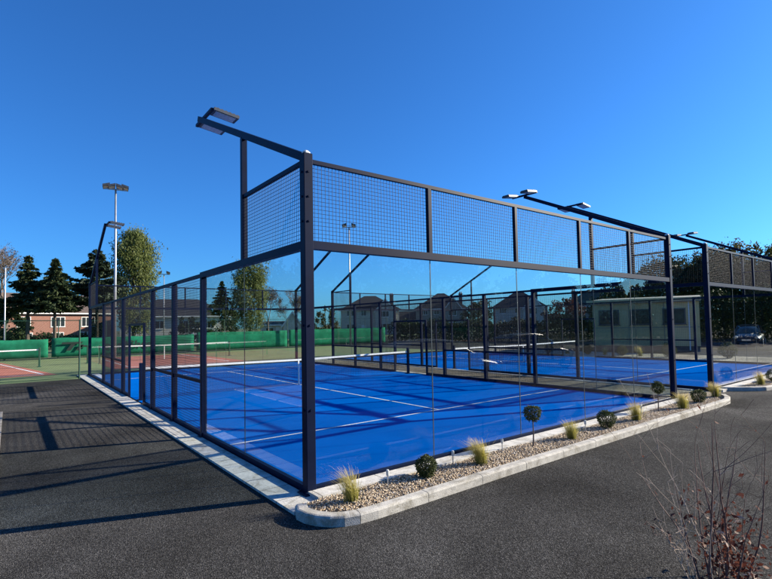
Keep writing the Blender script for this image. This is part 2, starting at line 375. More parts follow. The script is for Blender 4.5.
# kerb of the two planting beds
def arc(pts, per=.3):
    P = [Vector((*p, 0)) for p in pts]; out_ = [P[0]]
    for a, b in zip(P, P[1:]):
        k = max(1, int((b-a).length/per))
        for i in range(1, k+1): out_.append(a.lerp(b, i/k))
    return out_
def kerb(path, w=.125, h=.108, stone=.915):
    """stones laid along path with narrow joints; path's outer side on its left"""
    mb = MB(); P = [Vector((*p, 0)) for p in path]
    cum = [0]
    for a, b in zip(P, P[1:]): cum.append(cum[-1]+(b-a).length)
    def at(s):
        s = min(max(s, 0), cum[-1])
        for i in range(len(P)-1):
            if s <= cum[i+1]+1e-9:
                d = (P[i+1]-P[i]).normalized(); return P[i]+d*(s-cum[i]), d
        return P[-1], (P[-1]-P[-2]).normalized()
    s = 0
    while s < cum[-1]-.05:
        e = min(s+stone*random.uniform(.97, 1.02), cum[-1]); 
        ss = [s+.004]+[c for c in cum if s+.03 < c < e-.03]+[e-.004]
        dz = random.uniform(-.003, .003); rows = []
        for q in ss:
            p, d = at(q)
            p2, d2 = at(q+.02); p1, d1 = at(q-.02); d = (d1+d2).normalized()
            nrm = Vector((d.y, -d.x, 0)); hh = h+dz
            rows.append([p+Vector((0, 0, -.02)), p+nrm*-.0+Vector((0, 0, hh-.022)), p-nrm*.012+Vector((0, 0, hh-.006)), p-nrm*.03+Vector((0, 0, hh)), p-nrm*(w-.006)+Vector((0, 0, hh)), p-nrm*w+Vector((0, 0, hh-.006)), p-nrm*w+Vector((0, 0, -.02))])
        k = 7; vs_ = [v for r in rows for v in r]; fs = []
        for i in range(len(rows)-1):
            for j in range(k-1): fs.append((i*k+j, (i+1)*k+j, (i+1)*k+j+1, i*k+j+1))
        fs.append(tuple(range(k-1, -1, -1))); fs.append(tuple((len(rows)-1)*k+j for j in range(k)))
        mb.add(vs_, fs); s = e
    return struct(mb.build('kerb', MT['kerb']))
bed1 = [(-.40, -.42), (-.455, -.56), (-.44, -.70), (-.385, -.84), (-.29, -.96), (-.17, -1.04), (-.02, -1.085), (.2, -1.1), (2.5, -1.07), (6, -1.06), (9.9, -1.06), (10.5, -1.04), (10.95, -.9), (11.25, -.72)]
bed2 = [(12.62, -.18), (12.8, -.42), (13.1, -.72), (13.45, -.98), (13.9, -1.06), (18, -1.06), (23, -1.06)]
kerb(bed1); kerb(bed2)
def pebbles(poly_fn, x0, x1, y0, y1, count, z):
    pts = []
    xy = R.uniform((x0, y0), (x1, y1), (count*2, 2)); keep = poly_fn(xy[:, 0], xy[:, 1]); xy = xy[keep][:count]
    k = len(xy); base = np.array([(1, 0, 0), (0, 1, 0), (-1, 0, 0), (0, -1, 0), (0, 0, 1), (.7, .7, .45), (-.7, -.7, .5)], float)
    F0 = np.array([(0, 5, 4), (5, 1, 4), (1, 2, 4), (2, 6, 4), (6, 3, 4), (3, 0, 4), (0, 1, 5), (2, 3, 6)])
    s = R.uniform(.006, .0145, (k, 1, 1))*R.uniform(.7, 1.3, (k, 1, 3)); s[:, :, 2] *= .75
    a = R.uniform(0, 6.28, k); c, sn = np.cos(a), np.sin(a)
    b = base[None]*s*R.uniform(.75, 1.2, (k, 7, 1))
    V = np.empty_like(b); V[..., 0] = b[..., 0]*c[:, None]-b[..., 1]*sn[:, None]; V[..., 1] = b[..., 0]*sn[:, None]+b[..., 1]*c[:, None]; V[..., 2] = b[..., 2]
    V[..., 0] += xy[:, 0, None]; V[..., 1] += xy[:, 1, None]; V[..., 2] += z(xy[:, 0], xy[:, 1])[:, None]
    F = (F0[None]+np.arange(k)[:, None, None]*7).reshape(-1, 3)
    return struct(np_mesh('gravel', V.reshape(-1, 3), F, MT['pebble']), 'stuff')
def in1(x, y): return (y > -.96+np.clip(.15-x, 0, 1)*.9) & (y < -.3) & (x > -.28) & (y > -.93+np.clip(x-10.3, 0, 1)*.25)
def in2(x, y): return (y > -.92) & (y < -.3) & (y > -.25-(x-12.85)*1.0)
hz = lambda x, y: .05+.006*np.sin(x*3.1+y*5)+.004*np.sin(x*7.7)+R.uniform(-.006, .006, len(x))
pebbles(in1, -.3, 11.1, -1.0, -.3, 24000, hz); pebbles(in2, 12.7, 22.4, -1.0, -.3, 9000, hz)
sheet('gravel_bed', [(-.28, -.32), (-.3, -.6), (-.05, -.94), (.2, -.96), (10.4, -.95), (11.05, -.68), (11.1, -.302), (-.2, -.302)], .036, MT['gravel_under'])
sheet('gravel_bed', [(12.75, -.302), (13.4, -.85), (13.9, -.95), (23, -.95), (23, -.302)], .036, MT['gravel_under'])

# ------------------------------------------------------------------ padel cages
def wire_panel(mb_axis, o, u_len, z0, z1, pitch=.052, r=.0021):
    """welded wire: o=(x,y) start, along axis 'x' or 'y'"""
    V = []; nu = int(u_len/pitch); nz = int((z1-z0)/pitch)
    def seg(a, b, wa):
        # thin four-sided wire between a and b (axis aligned)
        if wa == 'z': offs = [(-r, -r, 0), (r, -r, 0), (r, r, 0), (-r, r, 0)]
        else: offs = [(0, -r, -r), (0, r, -r), (0, r, r), (0, -r, r)] if mb_axis == 'x' else [(-r, 0, -r), (r, 0, -r), (r, 0, r), (-r, 0, r)]
        for e in (a, b):
            for q in offs: V.append((e[0]+q[0], e[1]+q[1], e[2]+q[2]))
    def P(u, z, k=0):
        return (o[0]+u, o[1]+k, z) if mb_axis == 'x' else (o[0]+k, o[1]+u, z)
    for i in range(1, nu+1):
        u = i*u_len/(nu+1); seg(P(u, z0), P(u, z1), 'z')
    for i in range(1, nz+1):
        z = z0+i*(z1-z0)/(nz+1); seg(P(0, z, .0042), P(u_len, z, .0042), mb_axis)
    V = np.array(V); k = len(V)//8
    F0 = np.array([(0, 1, 5, 4), (1, 2, 6, 5), (2, 3, 7, 6), (3, 0, 4, 7)])
    return V, (F0[None]+np.arange(k)[:, None, None]*8).reshape(-1, 4)

def make_cage(label):
    t = thing('padel_cage', label, 'padel court')
    st = MT['steel']
    ZT, ZB = 4.02, 2.97
    # corner posts with pale end caps and bolt heads
    for cx_ in (0, 10):
        for cy_ in (0, 20):
            mb = MB().bev((cx_-.06, cy_-.06, .02), (cx_+.06, cy_+.06, ZT+.06), .006)
            mb.bev((cx_-.11, cy_-.11, .0), (cx_+.11, cy_+.11, .045), .01)
            for z in (3.25, 3.55, 3.85, 1.0, 2.0):
                sx = -1 if cx_ == 0 else 1; sy = -1 if cy_ == 0 else 1
                mb.tube([(cx_, cy_+sy*.055, z), (cx_, cy_+sy*.072, z)], [.016, .014], 8); mb.tube([(cx_+sx*.055, cy_, z), (cx_+sx*.072, cy_, z)], [.016, .014], 8)
            for dx in (-.08, .08):
                for dy in (-.08, .08): mb.tube([(cx_+dx, cy_+dy, .04), (cx_+dx, cy_+dy, .065)], [.014, .012], 6)
            po = mb.build('corner_post', st, t)
            MB().bev((cx_-.045, cy_-.045, ZT+.06), (cx_+.045, cy_+.045, ZT+.1), .02).build('post_cap', MT['cap'], po)
    # end walls
    for y in (0, 20):
        s = 1 if y == 0 else -1
        MB().box((.06, y-.03, .0), (9.94, y+.03, .1)).build('base_rail', st, t)
        MB().box((.06, y-.05, ZB-.05), (9.94, y+.05, ZB+.05)).build('beam', st, t)
        MB().box((.06, y-.025, ZT-.05), (9.94, y+.025, ZT)).build('top_rail', st, t)
        for i in range(5):
            x0 = i*2+(.06 if i == 0 else .006); x1 = i*2+2-(.06 if i == 4 else .006)
            MB().box((x0, y-.006, .102), (x1, y+.006, ZB-.052)).build('glass_pane', MT['glass'], t)
            if i: 
                MB().box((i*2-.03, y-.03, ZB+.05), (i*2+.03, y+.03, ZT-.05)).build('mesh_post', st, t)
                MB().box((i*2-.0058, y-.005, .102), (i*2+.0058, y+.005, ZB-.052)).build('joint_strip', MT['seal'], t)
            V, F = wire_panel('x', (x0, y+.0), x1-x0, ZB+.05, ZT-.05); np_mesh('mesh_panel', V, F, MT['wire'], t)
    # side walls
    for x in (0, 10):
        s = 1 if x == 0 else -1
        for (a, b) in ((.06, 8.95), (11.05, 19.94)): MB().box((x-.03, a, 0), (x+.03, b, .1)).build('base_rail', st, t)
        for (a, b) in ((.06, 4.05), (15.95, 19.94)):
            MB().box((x-.048, a, ZB-.05), (x+.048, b, ZB+.05)).build('beam', st, t)
        MB().box((x-.03, 4.05, ZB-.03), (x+.03, 15.95, ZB+.03)).build('top_rail', st, t)
        for a, b in ((.06, 2), (18, 19.94)):
            MB().box((x-.025, a, ZT-.05), (x+.025, b, ZT)).build('top_rail', st, t)
            V, F = wire_panel('y', (x, a), b-a, ZB+.05, ZT-.05); np_mesh('mesh_panel', V, F, MT['wire'], t)
        for a, b in ((.06, 1.994), (2.006, 3.95), (16.05, 17.994), (18.006, 19.94)):
            MB().box((x-.006, a, .102), (x+.006, b, ZB-.052)).build('glass_pane', MT['glass'], t)
        for y in (2, 18):
            MB().box((x-.005, y-.0058, .102), (x+.005, y+.0058, ZB-.052)).build('joint_strip', MT['seal'], t)
        for y in (4, 6, 8, 12, 14, 16):
            mb = MB().bev((x-.05, y-.05, .0), (x+.05, y+.05, ZB-.03 if y not in (4, 16) else ZB-.052), .006); mb.box((x-.09, y-.09, 0), (x+.09, y+.09, .035)); mb.build('post', st, t)
        mb = MB().box((x-.03, 8.97, 0), (x+.03, 9.03, 2.16)).box((x-.03, 10.97, 0), (x+.03, 11.03, 2.16)).box((x-.03, 9.03, 2.1), (x+.03, 10.97, 2.16)); mb.build('door_frame', st, t)
        for a, b in ((4.05, 5.95), (6.05, 7.95), (12.05, 13.95), (14.05, 15.95)):
            MB().box((x-.03, a, .98), (x+.03, b, 1.04)).build('mid_rail', st, t)
        for a, b, z0, z1 in ((4.05, 5.95, .1, ZB-.03), (6.05, 7.95, .1, ZB-.03), (8.05, 8.97, .1, ZB-.03), (11.03, 11.95, .1, ZB-.03), (12.05, 13.95, .1, ZB-.03), (14.05, 15.95, .1, ZB-.03), (8.97, 11.03, 2.16, ZB-.03)):
            V, F = wire_panel('y', (x, a), b-a, z0, z1); np_mesh('mesh_panel', V, F, MT['wire'], t)
    return t
cage = make_cage('nearer padel court cage with glass end wall and navy steel frame, on blue turf')
dup(cage, 'second padel court cage, standing to the right beyond the gravel gap', (12.4, 0, 0))

def make_mast(s, label):
    """lamp arm rising from a corner post along the side wall; s=+1 lamps look to +x"""
    t = thing('court_floodlight', label, 'floodlight', group='floodlight arms on the padel cages')
    A = Vector((0, .06, 4.06)); B = Vector((0, 4.2, 5.97)); k = (2-A.y)/(B.y-A.y); zm = A.z+(B.z-A.z)*k
    MB().box((-.04, 1.96, 3.02), (.04, 2.04, zm-.045)).build('upright', MT['steel'], t)
    MB().bar(A, B, .08, .1).build('arm', MT['steel'], t)
    MB().bar((s*.07, 3.68, 6.0), (s*.07, 4.62, 6.0), .05).build('crossbar', MT['steel'], t)
    for y in (3.8, 4.5):
        mb = MB(); ca, sa = math.cos(rad(12)), math.sin(rad(12))
        def fp(u, w, z): return (s*(.1+u*ca+z*sa), y+w, 6.02-u*sa*.6+z*ca)
        vs_ = [fp(u, w, z) for z in (-.03, .025) for u, w in ((0, -.14), (.48, -.14), (.48, .14), (0, .14))]
        fs = [(3, 2, 1, 0), (4, 5, 6, 7), (0, 1, 5, 4), (1, 2, 6, 5), (2, 3, 7, 6), (3, 0, 4, 7)]
        if s < 0: fs = [f[::-1] for f in fs]
        mb.add(vs_, fs)
        for i in range(6):
            u = .06+i*.075
            q = [fp(u+a, w, z) for z in (.025, .045) for a, w in ((0, -.12), (.03, -.12), (.03, .12), (0, .12))]
            mb.add(q, fs)
        h = mb.build('lamp_head', MT['lamp_body'], t)
        q = [fp(u, w, z) for z in (-.037, -.0295) for u, w in ((.05, -.11), (.43, -.11), (.43, .11), (.05, .11))]
        MB().add(q, fs).build('lens', MT['lamp_lens'], h)
    return t
mL = make_mast(1, 'floodlight arm rising from the nearest corner post, in front of all others')
mR = make_mast(-1, 'floodlight arm on the right front corner post of the nearer court')
mR.location = (10, 0, 0)
dup(mR, 'floodlight arm at the back left corner post, in front of the poplar tree', (0, 20, 0), math.pi)
dup(mL, 'floodlight arm at the back right corner post of the nearer court', (10, 20, 0), math.pi)
dup(mL, 'floodlight arm on the front left corner post of the second court', (12.4, 0, 0), 0)
dup(mR, 'floodlight arm at the right edge, from the farthest front corner post', (22.4, 0, 0), 0)
dup(mR, 'floodlight arm at the back left corner post of the second court', (12.4, 20, 0), math.pi)
dup(mL, 'floodlight arm at the back right corner post of the second court', (22.4, 20, 0), math.pi)

def make_net(name, label, x0, x1, y, h, post_h, group=None, pitch=.048, th=.0016, tape=.06, steel='steel'):
    t = thing(name, label, 'net', (x0, y, 0), 0, group); L = x1-x0
    for x in (0, L):
        MB().bev((x-.045, -.045, .0), (x+.045, .045, post_h), .008).bev((x-.09, -.12, 0), (x+.09, .12, .03), .005).build('post', MT[steel], t)
    def zt(x): u = abs(x/L*2-1); return h-.04*(1-u)**1.2*1.0
    mb = MB(); K = 24
    for i in range(K):
        a = .05+(L-.1)*i/K; b = .05+(L-.1)*(i+1)/K
        mb.add([(a, -.006, zt(a)-tape), (b, -.006, zt(b)-tape), (b, -.006, zt(b)), (a, -.006, zt(a)), (a, .006, zt(a)-tape), (b, .006, zt(b)-tape), (b, .006, zt(b)), (a, .006, zt(a))],
               [(0, 1, 2, 3), (7, 6, 5, 4), (3, 2, 6, 7), (1, 0, 4, 5)])
    mb.build('net_tape', MT['tape'], t)
    V = []
    for i in range(int(L/pitch)):
        x = .05+i*pitch
        for z in (.03, zt(x)-tape):
            V += [(x-th, -th, z), (x+th, -th, z), (x+th, th, z), (x-th, th, z)]
    for i in range(int((h-tape-.05)/pitch)):
        z = .04+i*pitch
        for x in (.05, L-.05): V += [(x, -th, z-th), (x, th, z-th), (x, th, z+th), (x, -th, z+th)]
    k = len(V)//8; F0 = np.array([(0, 1, 5, 4), (1, 2, 6, 5), (2, 3, 7, 6), (3, 0, 4, 7)])
    np_mesh('netting', V, (F0[None]+np.arange(k)[:, None, None]*8).reshape(-1, 4), MT['net'], t)
    MB().box((L/2-.025, -.009, .02), (L/2+.025, .009, zt(L/2)+.002)).build('centre_strap', MT['tape'], t)
    return t
pn = make_net('padel_net', 'black net with white tape across the middle of the nearer padel court', .12, 9.88, 10, .92, 1.05, 'nets across the padel courts')
dup(pn, 'black net with white tape on the second padel court, farther right', (12.52, 10, 0))
make_net('tennis_net', 'tennis net at the far left edge, on the red court left of the cage', -12, -1.45, 28.6, 1.0, 1.08, 'nets on the tennis courts behind', .07, .002, .07, 'green_paint')
make_net('tennis_net', 'tennis net behind the padel cage, in front of the printed windbreak', .95, 9.6, 29.6, 1.0, 1.08, 'nets on the tennis courts behind', .07, .002, .07, 'green_paint')

# ------------------------------------------------------------------ fences, windbreaks
def chain_fence(label, p0, p1, h, step, group=None, pitch=.09, wire=.0016, post=.03):
    p0 = Vector((*p0, 0)); p1 = Vector((*p1, 0)); d = (p1-p0); L = d.length; rz = math.atan2(d.y, d.x)
    t = thing('chain_link_fence', label, 'fence', tuple(p0), rz, group)
    k = int(round(L/step))
    for i in range(k+1):
        x = L*i/k; MB().tube([(x, 0, 0), (x, 0, h)], [post, post], 8).build('post', MT['green_paint'], t)
    mb = MB()
    for z in (h-.03, .06): mb.tube([(0, .028, z), (L, .028, z)], [.012, .012], 5)
    mb.build('rail', MT['green_paint'], t)
    V = []; r = wire
    for i in range(int((L+h)/pitch)):
        for sgn in (1, -1):
            a = i*pitch-(h if sgn > 0 else 0); b = a+sgn*h if sgn > 0 else a-h
            # diagonal clipped to the panel
            pa = [a, 0.0]; pb = [a+h, h] if sgn > 0 else [a-h, h]
            def clip(pa, pb):
                (xa, za), (xb, zb) = pa, pb
                for xm, side in ((0, 1), (L, -1)):
                    fa, fb = (xa-xm)*side, (xb-xm)*side
                    if fa < 0 and fb < 0: return None
                    if fa < 0: q = fa/(fa-fb); xa, za = xa+(xb-xa)*q, za+(zb-za)*q
                    elif fb < 0: q = fb/(fb-fa); xb, zb = xb+(xa-xb)*q, zb+(za-zb)*q
                return (xa, za), (xb, zb)
            c = clip(pa, pb)
            if not c: continue
            (xa, za), (xb, zb) = c
            for x, z in ((xa, za), (xb, zb)): V += [(x-r*.7, sgn*r-r, z+r*.7), (x+r*.7, sgn*r-r, z-r*.7), (x+r*.7, sgn*r+r, z-r*.7), (x-r*.7, sgn*r+r, z+r*.7)]
    k = len(V)//8; F0 = np.array([(0, 1, 5, 4), (1, 2, 6, 5), (2, 3, 7, 6), (3, 0, 4, 7)])
    np_mesh('wire_mesh', V, (F0[None]+np.arange(k)[:, None, None]*8).reshape(-1, 4), MT['green_paint'], t)
    return t
chain_fence('low chain link fence at the left, between the tarmac and the tennis courts', (-19, 18.8), (-.5, 18.8), 2.45, 4.4, 'tennis court fences')
chain_fence('long chain link fence with green windbreaks, behind the tennis courts', (-24, 37.6), (30, 37.6), 2.75, 3.0, 'tennis court fences', .2, .0022)
def text_mesh(s, size):
    cu = bpy.data.curves.new('lettering', 'FONT'); cu.body = s; cu.offset = .014; cu.shear = .2; cu.size = size; cu.extrude = .004; cu.align_x = 'LEFT'
    o = bpy.data.objects.new('lettering', cu); COL.objects.link(o)
    me = bpy.data.meshes.new_from_object(o.evaluated_get(bpy.context.evaluated_depsgraph_get())); bpy.data.objects.remove(o); bpy.data.curves.remove(cu)
    return me
def windbreak(label, x0, x1, z0, z1, y=37.5):
    """cloth with a slight billow tied to the fence"""
    k = max(6, int((x1-x0)/.3)); rows = 4; V = []; F = []
    ph = random.uniform(0, 6)
    for i in range(k+1):
        for j in range(rows+1):
            u = i/k; w = j/rows
            V.append((x0+(x1-x0)*u, y-.012*math.sin(w*math.pi)*(1+math.sin(i*.9+ph)), z0+(z1-z0)*w-.03*math.sin(u*math.pi)*w+.015*math.sin(i*1.3+ph)*w))
    for i in range(k):
        for j in range(rows): a = i*(rows+1)+j; F.append((a, a+rows+1, a+rows+2, a+1))
    o = MB().add(V, F).build('windbreak', MT['green_screen'], None, True)
    md = o.modifiers.new('Solidify', 'SOLIDIFY'); md.thickness = .004
    return tag(o, label, 'windbreak', 'green windbreaks on the tennis fence')
windbreak('leftmost green windbreak, below the brick house and the two spruces', -23.5, -.6, .12, 1.42)
wb = windbreak('green windbreak printed with dark lettering, left of the glass', -.4, 9.4, .12, 1.5)
windbreak('green windbreak under the poplar, seen through the side glass', 9.6, 17.9, .12, 1.66)
windbreak('rightmost green windbreak, ending in front of the hipped roof house', 18.1, 29.6, .12, 1.72)
# printed mark and word
mb = MB()
def slant(x, z, w, h, sk): return [(x, 37.36, z), (x+w, 37.36, z), (x+w+sk, 37.36, z+h), (x+sk, 37.36, z+h)]
for q in ((.45, .55, .28, .5, .32), (.15, 1.03, 1.25, .14, .09), (1.05, .55, .24, .42, .26), (1.2, .78, .6, .12, .08)):
    a = slant(*q); b = [(x, y-.006, z) for x, y, z in a]; mb.add(a+b, [(0, 1, 2, 3), (7, 6, 5, 4), (0, 4, 5, 1), (1, 5, 6, 2), (2, 6, 7, 3), (3, 7, 4, 0)])
mb.build('printed_mark', MT['print'], wb)
me = text_mesh('Tecnifibre', .78); o = link('lettering', me, MT['print'], wb); o.location = (2.15, 37.36, .6); o.rotation_euler = (rad(90), 0, 0); o.scale = (1.25, 1, 1)

# ------------------------------------------------------------------ poles
def flood_pole(u, dist, vtop, label, r=.09, m='galv', heads=2, hs_=1.0):
    x, y = spot(u, dist); h = height_at(u, vtop, dist)
    t = thing('floodlight_pole', label, 'floodlight pole', (x, y, 0), -az_of(u), 'tall poles round the tennis courts')
    MB().tube([(0, 0, 0), (0, 0, h*.5), (0, 0, h)], [r, r*.8, r*.55], 10).build('pole', MT[m], t, True)
    if heads:
        MB().bar((-.75*hs_, 0, h-.04), (.75*hs_, 0, h-.04), .08).build('crossbar', MT['galv'], t)
        for sx in (-1, 1):
            for dx in ((.25, .62) if heads == 4 else (.5,)):
                mb = MB(); c = Vector((sx*dx*hs_, -.15, h+.12))
                vs_ = [c+Vector((a*.24*hs_, b*.28*hs_, zc*.08*hs_-b*.06-a*sx*.07)) for zc in (-1, 1) for a, b in ((-1, -1), (1, -1), (.85, 1), (-.85, 1))]
                mb.add(vs_, [(3, 2, 1, 0), (4, 5, 6, 7), (0, 1, 5, 4), (1, 2, 6, 5), (2, 3, 7, 6), (3, 0, 4, 7)])
                hd = mb.build('lamp_head', MT['lamp_body'], t)
                vs_ = [c+Vector((a*.2*hs_, b*.23*hs_, -.085*hs_-b*.06-a*sx*.06-.004*zc)) for zc in (1, -1) for a, b in ((-1, -1), (1, -1), (.85, 1), (-.85, 1))]
                MB().add(vs_, [(3, 2, 1, 0), (4, 5, 6, 7), (0, 1, 5, 4), (1, 2, 6, 5), (2, 3, 7, 6), (3, 0, 4, 7)]).build('lens', MT['lamp_lens'], hd)
    return t
flood_pole(115, 40, 189, 'tallest pale floodlight pole, in front of the poplar at the left', .11, 'galv', 4, .95)
flood_pole(5, 44, 268, 'thin white pole without lamps at the far left edge', .05, 'white_pole', 0)
flood_pole(164, 58, 274, 'thin floodlight pole in front of the grey roofed bungalow', .07, 'galv', 2, .8)
flood_pole(350, 48, 227, 'tall grey floodlight pole beside the leftmost hipped roof house', .1, 'galv', 2, .9)

# ------------------------------------------------------------------ vegetation
def leaf_quads(C, size, up_bias=.3, aspect=1.0, dirs=None):
    """one folded leaf-sized quad at every centre"""
    k = len(C); n_ = R.normal(size=(k, 3)); n_[:, 2] += up_bias; n_ /= np.linalg.norm(n_, axis=1, keepdims=True)
    a = R.normal(size=(k, 3)) if dirs is None else dirs+R.normal(size=(k, 3))*.25
    a -= n_*(a*n_).sum(1, keepdims=True); a /= np.linalg.norm(a, axis=1, keepdims=True)+1e-9; b = np.cross(n_, a)
    s = (size*R.uniform(.6, 1.35, k))[:, None]
    V = np.stack([C-a*s*aspect, C-b*s*.5+n_*s*.12, C+a*s*aspect, C+b*s*.5+n_*s*.12], 1)
    F = np.arange(k*4).reshape(k, 4)
    return V.reshape(-1, 3), F
def clumped(ncl, per, shape, spread):
    c = shape(ncl); k = len(c)
    P = np.repeat(c, per, 0)+R.normal(size=(k*per, 3))*spread
    return P, c
def limbs(mb, h, r0, targets, start=.3, r1=.02):
    mb.tube([(0, 0, 0), (.03*h*random.uniform(-.3, .3), .02*h*random.uniform(-.3, .3), h*.5), (0, 0, h)], [r0, r0*.65, r1], 7)
    for tx in targets:
        z = h*random.uniform(start, .75); z = min(z, tx[2]*.85); m_ = Vector((tx[0]*.5, tx[1]*.5, (z+tx[2])*.5+.05*h*random.random()))
        mb.tube([(0, 0, z), m_, tx], [r0*.35, r0*.22, r1*.5], 5)
def broad_tree(label, u, dist, vtop, wpx, leaf, name='broadleaf_tree', low=.12, dens=1.0, size=.2, group='trees behind the courts', trunk='bark', pos=None, hh=None, ww=None, cat='tree', seedshape=2.0):
    if pos is None: x, y = spot(u, dist); h = height_at(u, vtop, dist); w = wpx/FPX*dist/2
    else: (x, y), h, w = pos, hh, ww
    t = thing(name, label, cat, (x, y, 0), random.uniform(0, 6.28), group)
    def shape(k):
        d = R.normal(size=(k, 3)); d /= np.linalg.norm(d, axis=1, keepdims=True); rr = R.uniform(.35, 1, k)**.5
        lob = 1+.22*np.sin(d[:, 0]*3.1+seedshape)*np.cos(d[:, 1]*2.7+seedshape*2)+.15*np.sin(d[:, 2]*5+seedshape)
        d = d*(rr*lob)[:, None]
        zc = h*(low+1)/2; return np.stack([d[:, 0]*w, d[:, 1]*w, zc+d[:, 2]*h*(1-low)/2*.93], 1)
    P, c = clumped(int(110*dens), 42, shape, np.array([w, w, h*.5])*.075)
    P[:, 2] = np.maximum(P[:, 2], .15)
    V, F = leaf_quads(P, np.full(len(P), size)); np_mesh('crown', V, F, leaf, t)
    mb = MB(); limbs(mb, h*.82, .035*h**.8+.03, [tuple(q) for q in c[::max(1, len(c)//16)]], .15); mb.build('trunk', MT[trunk], t)
    return t
def spruce(label, u, dist, vtop, wpx, leaf, open_=.0, name='spruce_tree', tiers=21, z_low=4.0):
    x, y = spot(u, dist); h = height_at(u, vtop, dist); w = wpx/FPX*dist/2
    t = thing(name, label, 'conifer', (x, y, 0), random.uniform(0, 6), 'trees behind the courts')
    P = []; D = []; mb = MB(); mb.tube([(0, 0, 0), (0, 0, h*.5), (0, 0, h)], [.02*h, .012*h, .01], 7)
    for i in range(tiers):
        f = (i+.5)/tiers; z = z_low+(h-z_low)*f**.92+random.uniform(-.12, .12); rw = w*(1-f)**(1.0 if open_ == 0 else .8)*(random.uniform(.85, 1.15) if open_ == 0 else .7+.6*random.random())+.07
        nb = int(7+6*(1-f))
        for j in range(nb):
            a = 2*math.pi*(j+random.random()*.8)/nb; L = rw*random.uniform(.5, 1.2); dz = -.28*L if open_ == 0 else .05*L
            k = int(16+46*L); s = R.uniform(.08, 1, k)**.8
            px_ = np.cos(a)*s*L; py_ = np.sin(a)*s*L; pz = z+dz*s+.12*L*s**3+R.normal(size=k)*.035*h/10
            side = R.normal(size=k)*(.16*L*(1-s*.55)); px_ = px_-np.sin(a)*side; py_ = py_+np.cos(a)*side
            P.append(np.stack([px_, py_, pz-abs(side)*.3], 1)); D.append(np.tile([np.cos(a), np.sin(a), -.3], (k, 1)))
            if i % 2 == 0: mb.tube([(0, 0, z), (math.cos(a)*L*.8, math.sin(a)*L*.8, z+dz*.8)], [.025, .008], 4)
    P = np.concatenate(P); D = np.concatenate(D)
    V, F = leaf_quads(P, np.full(len(P), .15 if open_ == 0 else .2), .8, 1.15, D); np_mesh('crown', V, F, leaf, t); mb.build('trunk', MT['bark'], t)
    return t
def poplar(label, u, dist, vtop, wpx, leaf):
    x, y = spot(u, dist); h = height_at(u, vtop, dist); w = wpx/FPX*dist/2
    t = thing('poplar_tree', label, 'tree', (x, y, 0), random.uniform(0, 6), 'trees behind the courts')
    mb = MB(); mb.tube([(0, 0, 0), (0.1, 0, h*.5), (0, 0, h*.97)], [.2, .11, .015], 7); P = []
    for i in range(120):
        f = i/120; z0 = h*(.08+.8*f); a = random.uniform(0, 6.28); prof = math.sin(math.pi*min(1, (.16+f*.86)))**.65
        L = random.uniform(.55, 1)*w*prof; rise = random.uniform(.9, 1.9)*L+.4
        e = Vector((math.cos(a)*L, math.sin(a)*L, min(h, z0+rise))); m_ = Vector((math.cos(a)*L*.6, math.sin(a)*L*.6, z0+(e.z-z0)*.4))
        mb.tube([(0, 0, z0), m_, e], [.035, .02, .006], 4)
        k = 210; s = R.uniform(.15, 1.08, k)[:, None]; q = np.array(m_)*(1-s)*.8+np.array(e)*s+np.array([0, 0, z0])*(1-s)*.2
        P.append(q+R.normal(size=(k, 3))*np.array([.26, .26, .3])*w/2.2)
    P = np.concatenate(P); V, F = leaf_quads(P, np.full(len(P), .095), .0, 1.35, np.tile([0, 0, 1.], (len(P), 1))*.6); np_mesh('crown', V, F, leaf, t); mb.build('trunk', MT['bark'], t)
    return t
def bare_tree(label, u, dist, vtop, wpx, buds=None, group='trees behind the courts'):
    x, y = spot(u, dist); h = height_at(u, vtop, dist); w = wpx/FPX*dist/2
    t = thing('bare_tree', label, 'tree', (x, y, 0), random.uniform(0, 6), group); mb = MB(); tips = []
    def grow(p, d, L, r, lev):
        q = p+d*L; m_ = p+d*L*.5+Vector((random.uniform(-1, 1), random.uniform(-1, 1), .3))*L*.06
        r = max(r, .013); mb.tube([p, m_, q], [r, r*.8, r*.62], 5 if lev < 2 else 3, False); tips.append(q)
        if lev >= 6: return
        for _ in range(3):
            ax = Vector((random.gauss(0, 1), random.gauss(0, 1), random.gauss(0, .6))); nd = (d+ax*.42+Vector((0, 0, .1))).normalized()
            grow(p.lerp(q, random.uniform(.6, 1)), nd, L*random.uniform(.62, .86), max(r*.56, .008), lev+1)
    grow(Vector((0, 0, 0)), Vector((0, 0, 1)), h*.25, .015*h, 0)
    V = np.array(mb.v); sx = w/np.percentile(np.hypot(V[:, 0], V[:, 1]), 97); sz = h/V[:, 2].max()
    mb.v = [(a*sx, b*sx, max(0, c*sz)) for a, b, c in mb.v]
    mb.build('trunk', MT['twig'], t)
    if buds:
        P = np.array([(q.x*sx, q.y*sx, q.z*sz) for q in tips if q.z*sz > h*.25]); P = np.repeat(P, 3, 0)+R.normal(size=(len(P)*3, 3))*.15
        V, F = leaf_quads(P, np.full(len(P), .09)); np_mesh('buds', V, F, buds, t)
    return t
